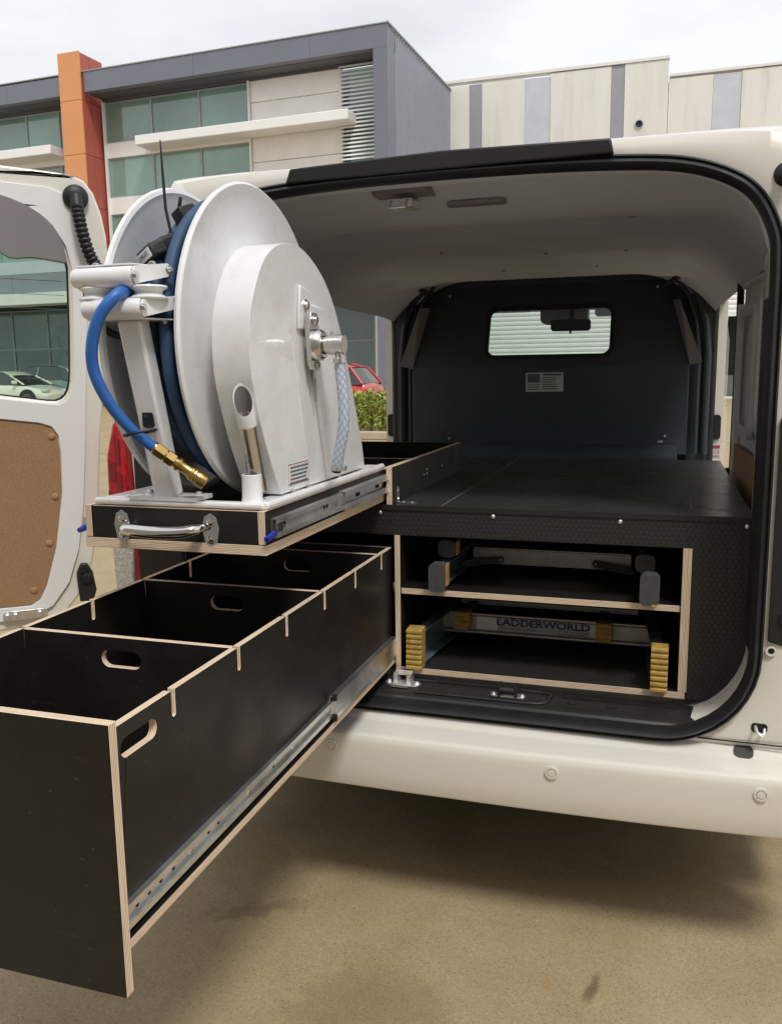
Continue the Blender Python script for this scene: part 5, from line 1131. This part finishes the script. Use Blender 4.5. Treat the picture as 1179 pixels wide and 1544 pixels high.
mb = MB(); mb.tube(spline([cp+ca*.115, cp+ca*.135+Z_*.004, cp+ca*.14+Z_*.024, cp+ca*.115+Z_*.042, cp+ca*.085+Z_*.050], 6), .0085, 10); mb.tube(spline([cp+ca*.02-cu*.02+cs*.02, cp+ca*.06-cu*.032+cs*.018, cp+ca*.10-cu*.025+cs*.01, cp+ca*.125-cu*.005], 6), .0095, 10); mb.tube([cp+ca*.09+Z_*.05, cp+ca*.082+Z_*.06, cp+ca*.088+Z_*.083], .0035, 6); mb.tube([cp+ca*.13+Z_*.03, cp+ca*.15+Z_*.045], .004, 6); mb.build('controller_cable', 'rubber', CX, smooth=60)
mb = MB(); mb.obox(cp+ca*.085+Z_*.05, ca, cs, cu, (-.006, -.016, -.012), (.030, .016, .014)); mb.build('cable_plug', 'plastic', CX, bevel=.003)

# ------------------------------------------------------------------ two step ladders on the shelves
def foot(x, y, z, w_, h, d, m_, name, parent, lean_=0.0, ribs=0):
    mb = MB(); t = .004
    if ribs:
        P = []; n = ribs
        for i in range(n):
            a = i/n; P += [(-.0, h*a+.001), (-t, h*(a+.25/n)), (-t, h*(a+.70/n)), (0, h*(a+.92/n))]
        side = [(-yy if False else yy, zz) for yy, zz in P]+[(d, h), (d, 0)]
        sidep = [(y+a+lean_*b, z+b) for a, b in side]; mb.panel(sidep, [], w_, (x+w_/2, 0, 0), Y_, Z_)
    else:
        mb.panel(rr(x-w_/2, z, x+w_/2, z+h, w_*.32), [], d, (0, y, 0), X_, Z_)
    return mb.build(name, m_, parent, fixn=True, bevel=.0018)
LW = thing('step_ladder', 'aluminium step ladder with ochre ribbed feet lying on the lower shelf', 'ladder', (.19, .3, .563), 'step ladders on the cabinet shelves')
foot(-.108, -.022, .5635, .040, .105, .035, 'gold', 'ladder_foot', LW, .05, 8); foot(.477, -.022, .5635, .038, .108, .035, 'gold', 'ladder_foot', LW, .04, 8)
foot(-.032, .185, .612, .040, .052, .03, 'gold', 'ladder_foot', LW, .0, 4); foot(.340, .185, .608, .040, .052, .03, 'gold', 'ladder_foot', LW, .0, 4)
def rail(name, p0, p1, w_, h, m_, parent):
    p0 = Vector(p0); p1 = Vector(p1); T_ = (p1-p0).normalized(); U = T_.cross(Z_).normalized(); W = U.cross(T_); mb = MB()
    mb.panel([(-w_/2, -h/2), (w_/2, -h/2), (w_/2, -h/2+.003), (-w_/2+.003, -h/2+.003), (-w_/2+.003, h/2-.003), (w_/2, h/2-.003), (w_/2, h/2), (-w_/2, h/2)], [], (p1-p0).length, p0, U, W); return mb.build(name, m_, parent, fixn=True)
rail('ladder_rail', (-.104, .012, .613), (-.02, .86, .625), .028, .085, 'ladderblue', LW); rail('ladder_rail', (.474, .012, .613), (.40, .86, .625), -.028, .085, 'ladderblue', LW)
rail('rear_rail', (-.03, .214, .640), (.03, .86, .660), .024, .045, 'ladderblue', LW); rail('rear_rail', (.338, .214, .635), (.30, .86, .66), -.024, .045, 'ladderblue', LW)
# step with label
sO = Vector((0, .225, 0))
mb = MB(); mb.box((-.095, .225, .603), (.455, .229, .645)); mb.build('ladder_step', 'alu', LW)
mb = MB(); mb.tube([(-.095, .222, .649), (.455, .222, .649)], .006, 10); mb.tube([(-.095, .221, .599), (.455, .221, .599)], .006, 10); mb.box((-.06, .30, .655), (.42, .33, .668)); mb.build('step_rim', 'alu', LW, smooth=50)
mb = MB(); mb.box((.060, .2242, .607), (.300, .2249, .642)); LBL = mb.build('ladder_label', 'silverlabel', LW)
mb = MB(); mb.box((.0, .2242, .607), (.058, .2249, .642)); mb.box((.302, .2242, .609), (.335, .2249, .640)); mb.each('blank_label', 'white', LW)
text('label_lettering', 'LADDERWORLD', .026, (.179, .2239, .6305), X_, Z_, 'navyprint', LBL, sx=1.28, bold=.0009)
text('label_lettering', 'TEL: 1300 4 LADDERS', .0085, (.064, .2239, .6145), X_, Z_, 'navyprint', LBL, 'LEFT', sx=1.25); text('label_lettering', 'TEL: 1300 4 525 007', .0075, (.297, .2239, .6155), X_, Z_, 'navyprint', LBL, 'RIGHT', sx=1.0)
mb = MB(); mb.box((.222, .2238, .608), (.297, .2241, .6095)); mb.build('label_line', 'navyprint', LBL)
UP = thing('step_ladder', 'aluminium step ladder with dark rubber feet lying on the upper shelf', 'ladder', (.2, .3, .767), 'step ladders on the cabinet shelves')
foot(-.048, -.022, .7675, .042, .072, .03, 'footblack', 'ladder_foot', UP); foot(.450, -.022, .7675, .044, .075, .03, 'footblack', 'ladder_foot', UP)
foot(-.042, .06, .838, .046, .044, .03, 'footblack', 'ladder_foot', UP); foot(.437, .06, .826, .046, .044, .03, 'footblack', 'ladder_foot', UP)
mb = MB(); mb.box((-.0265, -.018, .785), (-.023, .006, .838)); mb.box((-.0185, .062, .845), (-.0155, .09, .880)); mb.box((.455, -.0235, .7675), (.468, -.0222, .772)); mb.each('foot_shim', 'gold', UP)
rail('ladder_rail', (-.046, .010, .805), (.02, .86, .82), .026, .05, 'ladderblue', UP); rail('ladder_rail', (.448, .010, .805), (.39, .86, .82), -.026, .05, 'ladderblue', UP)
rail('rear_rail', (-.04, .092, .857), (.03, .86, .87), .026, .04, 'alu', UP); rail('rear_rail', (.435, .092, .848), (.38, .86, .87), -.026, .04, 'alu', UP)
mb = MB(); mb.box((-.012, .235, .789), (.40, .24, .828)); mb.build('ladder_step', 'alu', UP)
mb = MB(); mb.tube([(-.04, .14, .883), (.43, .14, .880)], .006, 10); mb.box((-.01, .236, .829), (.40, .30, .832)); mb.build('step_rim', 'alu', UP, smooth=50)
for a, b in (((-.03, .2, .793), (.065, .225, .803)), ((.405, .2, .795), (.312, .225, .805))):
    a = Vector(a); b = Vector(b); mb = MB(); U = (b-a).normalized(); W = Z_; mb.panel(rr(-.004, -.009, (b-a).length+.008, .009, .0085), [], .003, a, U, W); AR = mb.build('stay_arm', 'footblack', UP, fixn=True)
    mb = MB(); mb.lathe(b-Y_*.001, -Y_, [(0, .003), (.003, .002)], 8); mb.build('stay_rivet', 'zinc', AR)
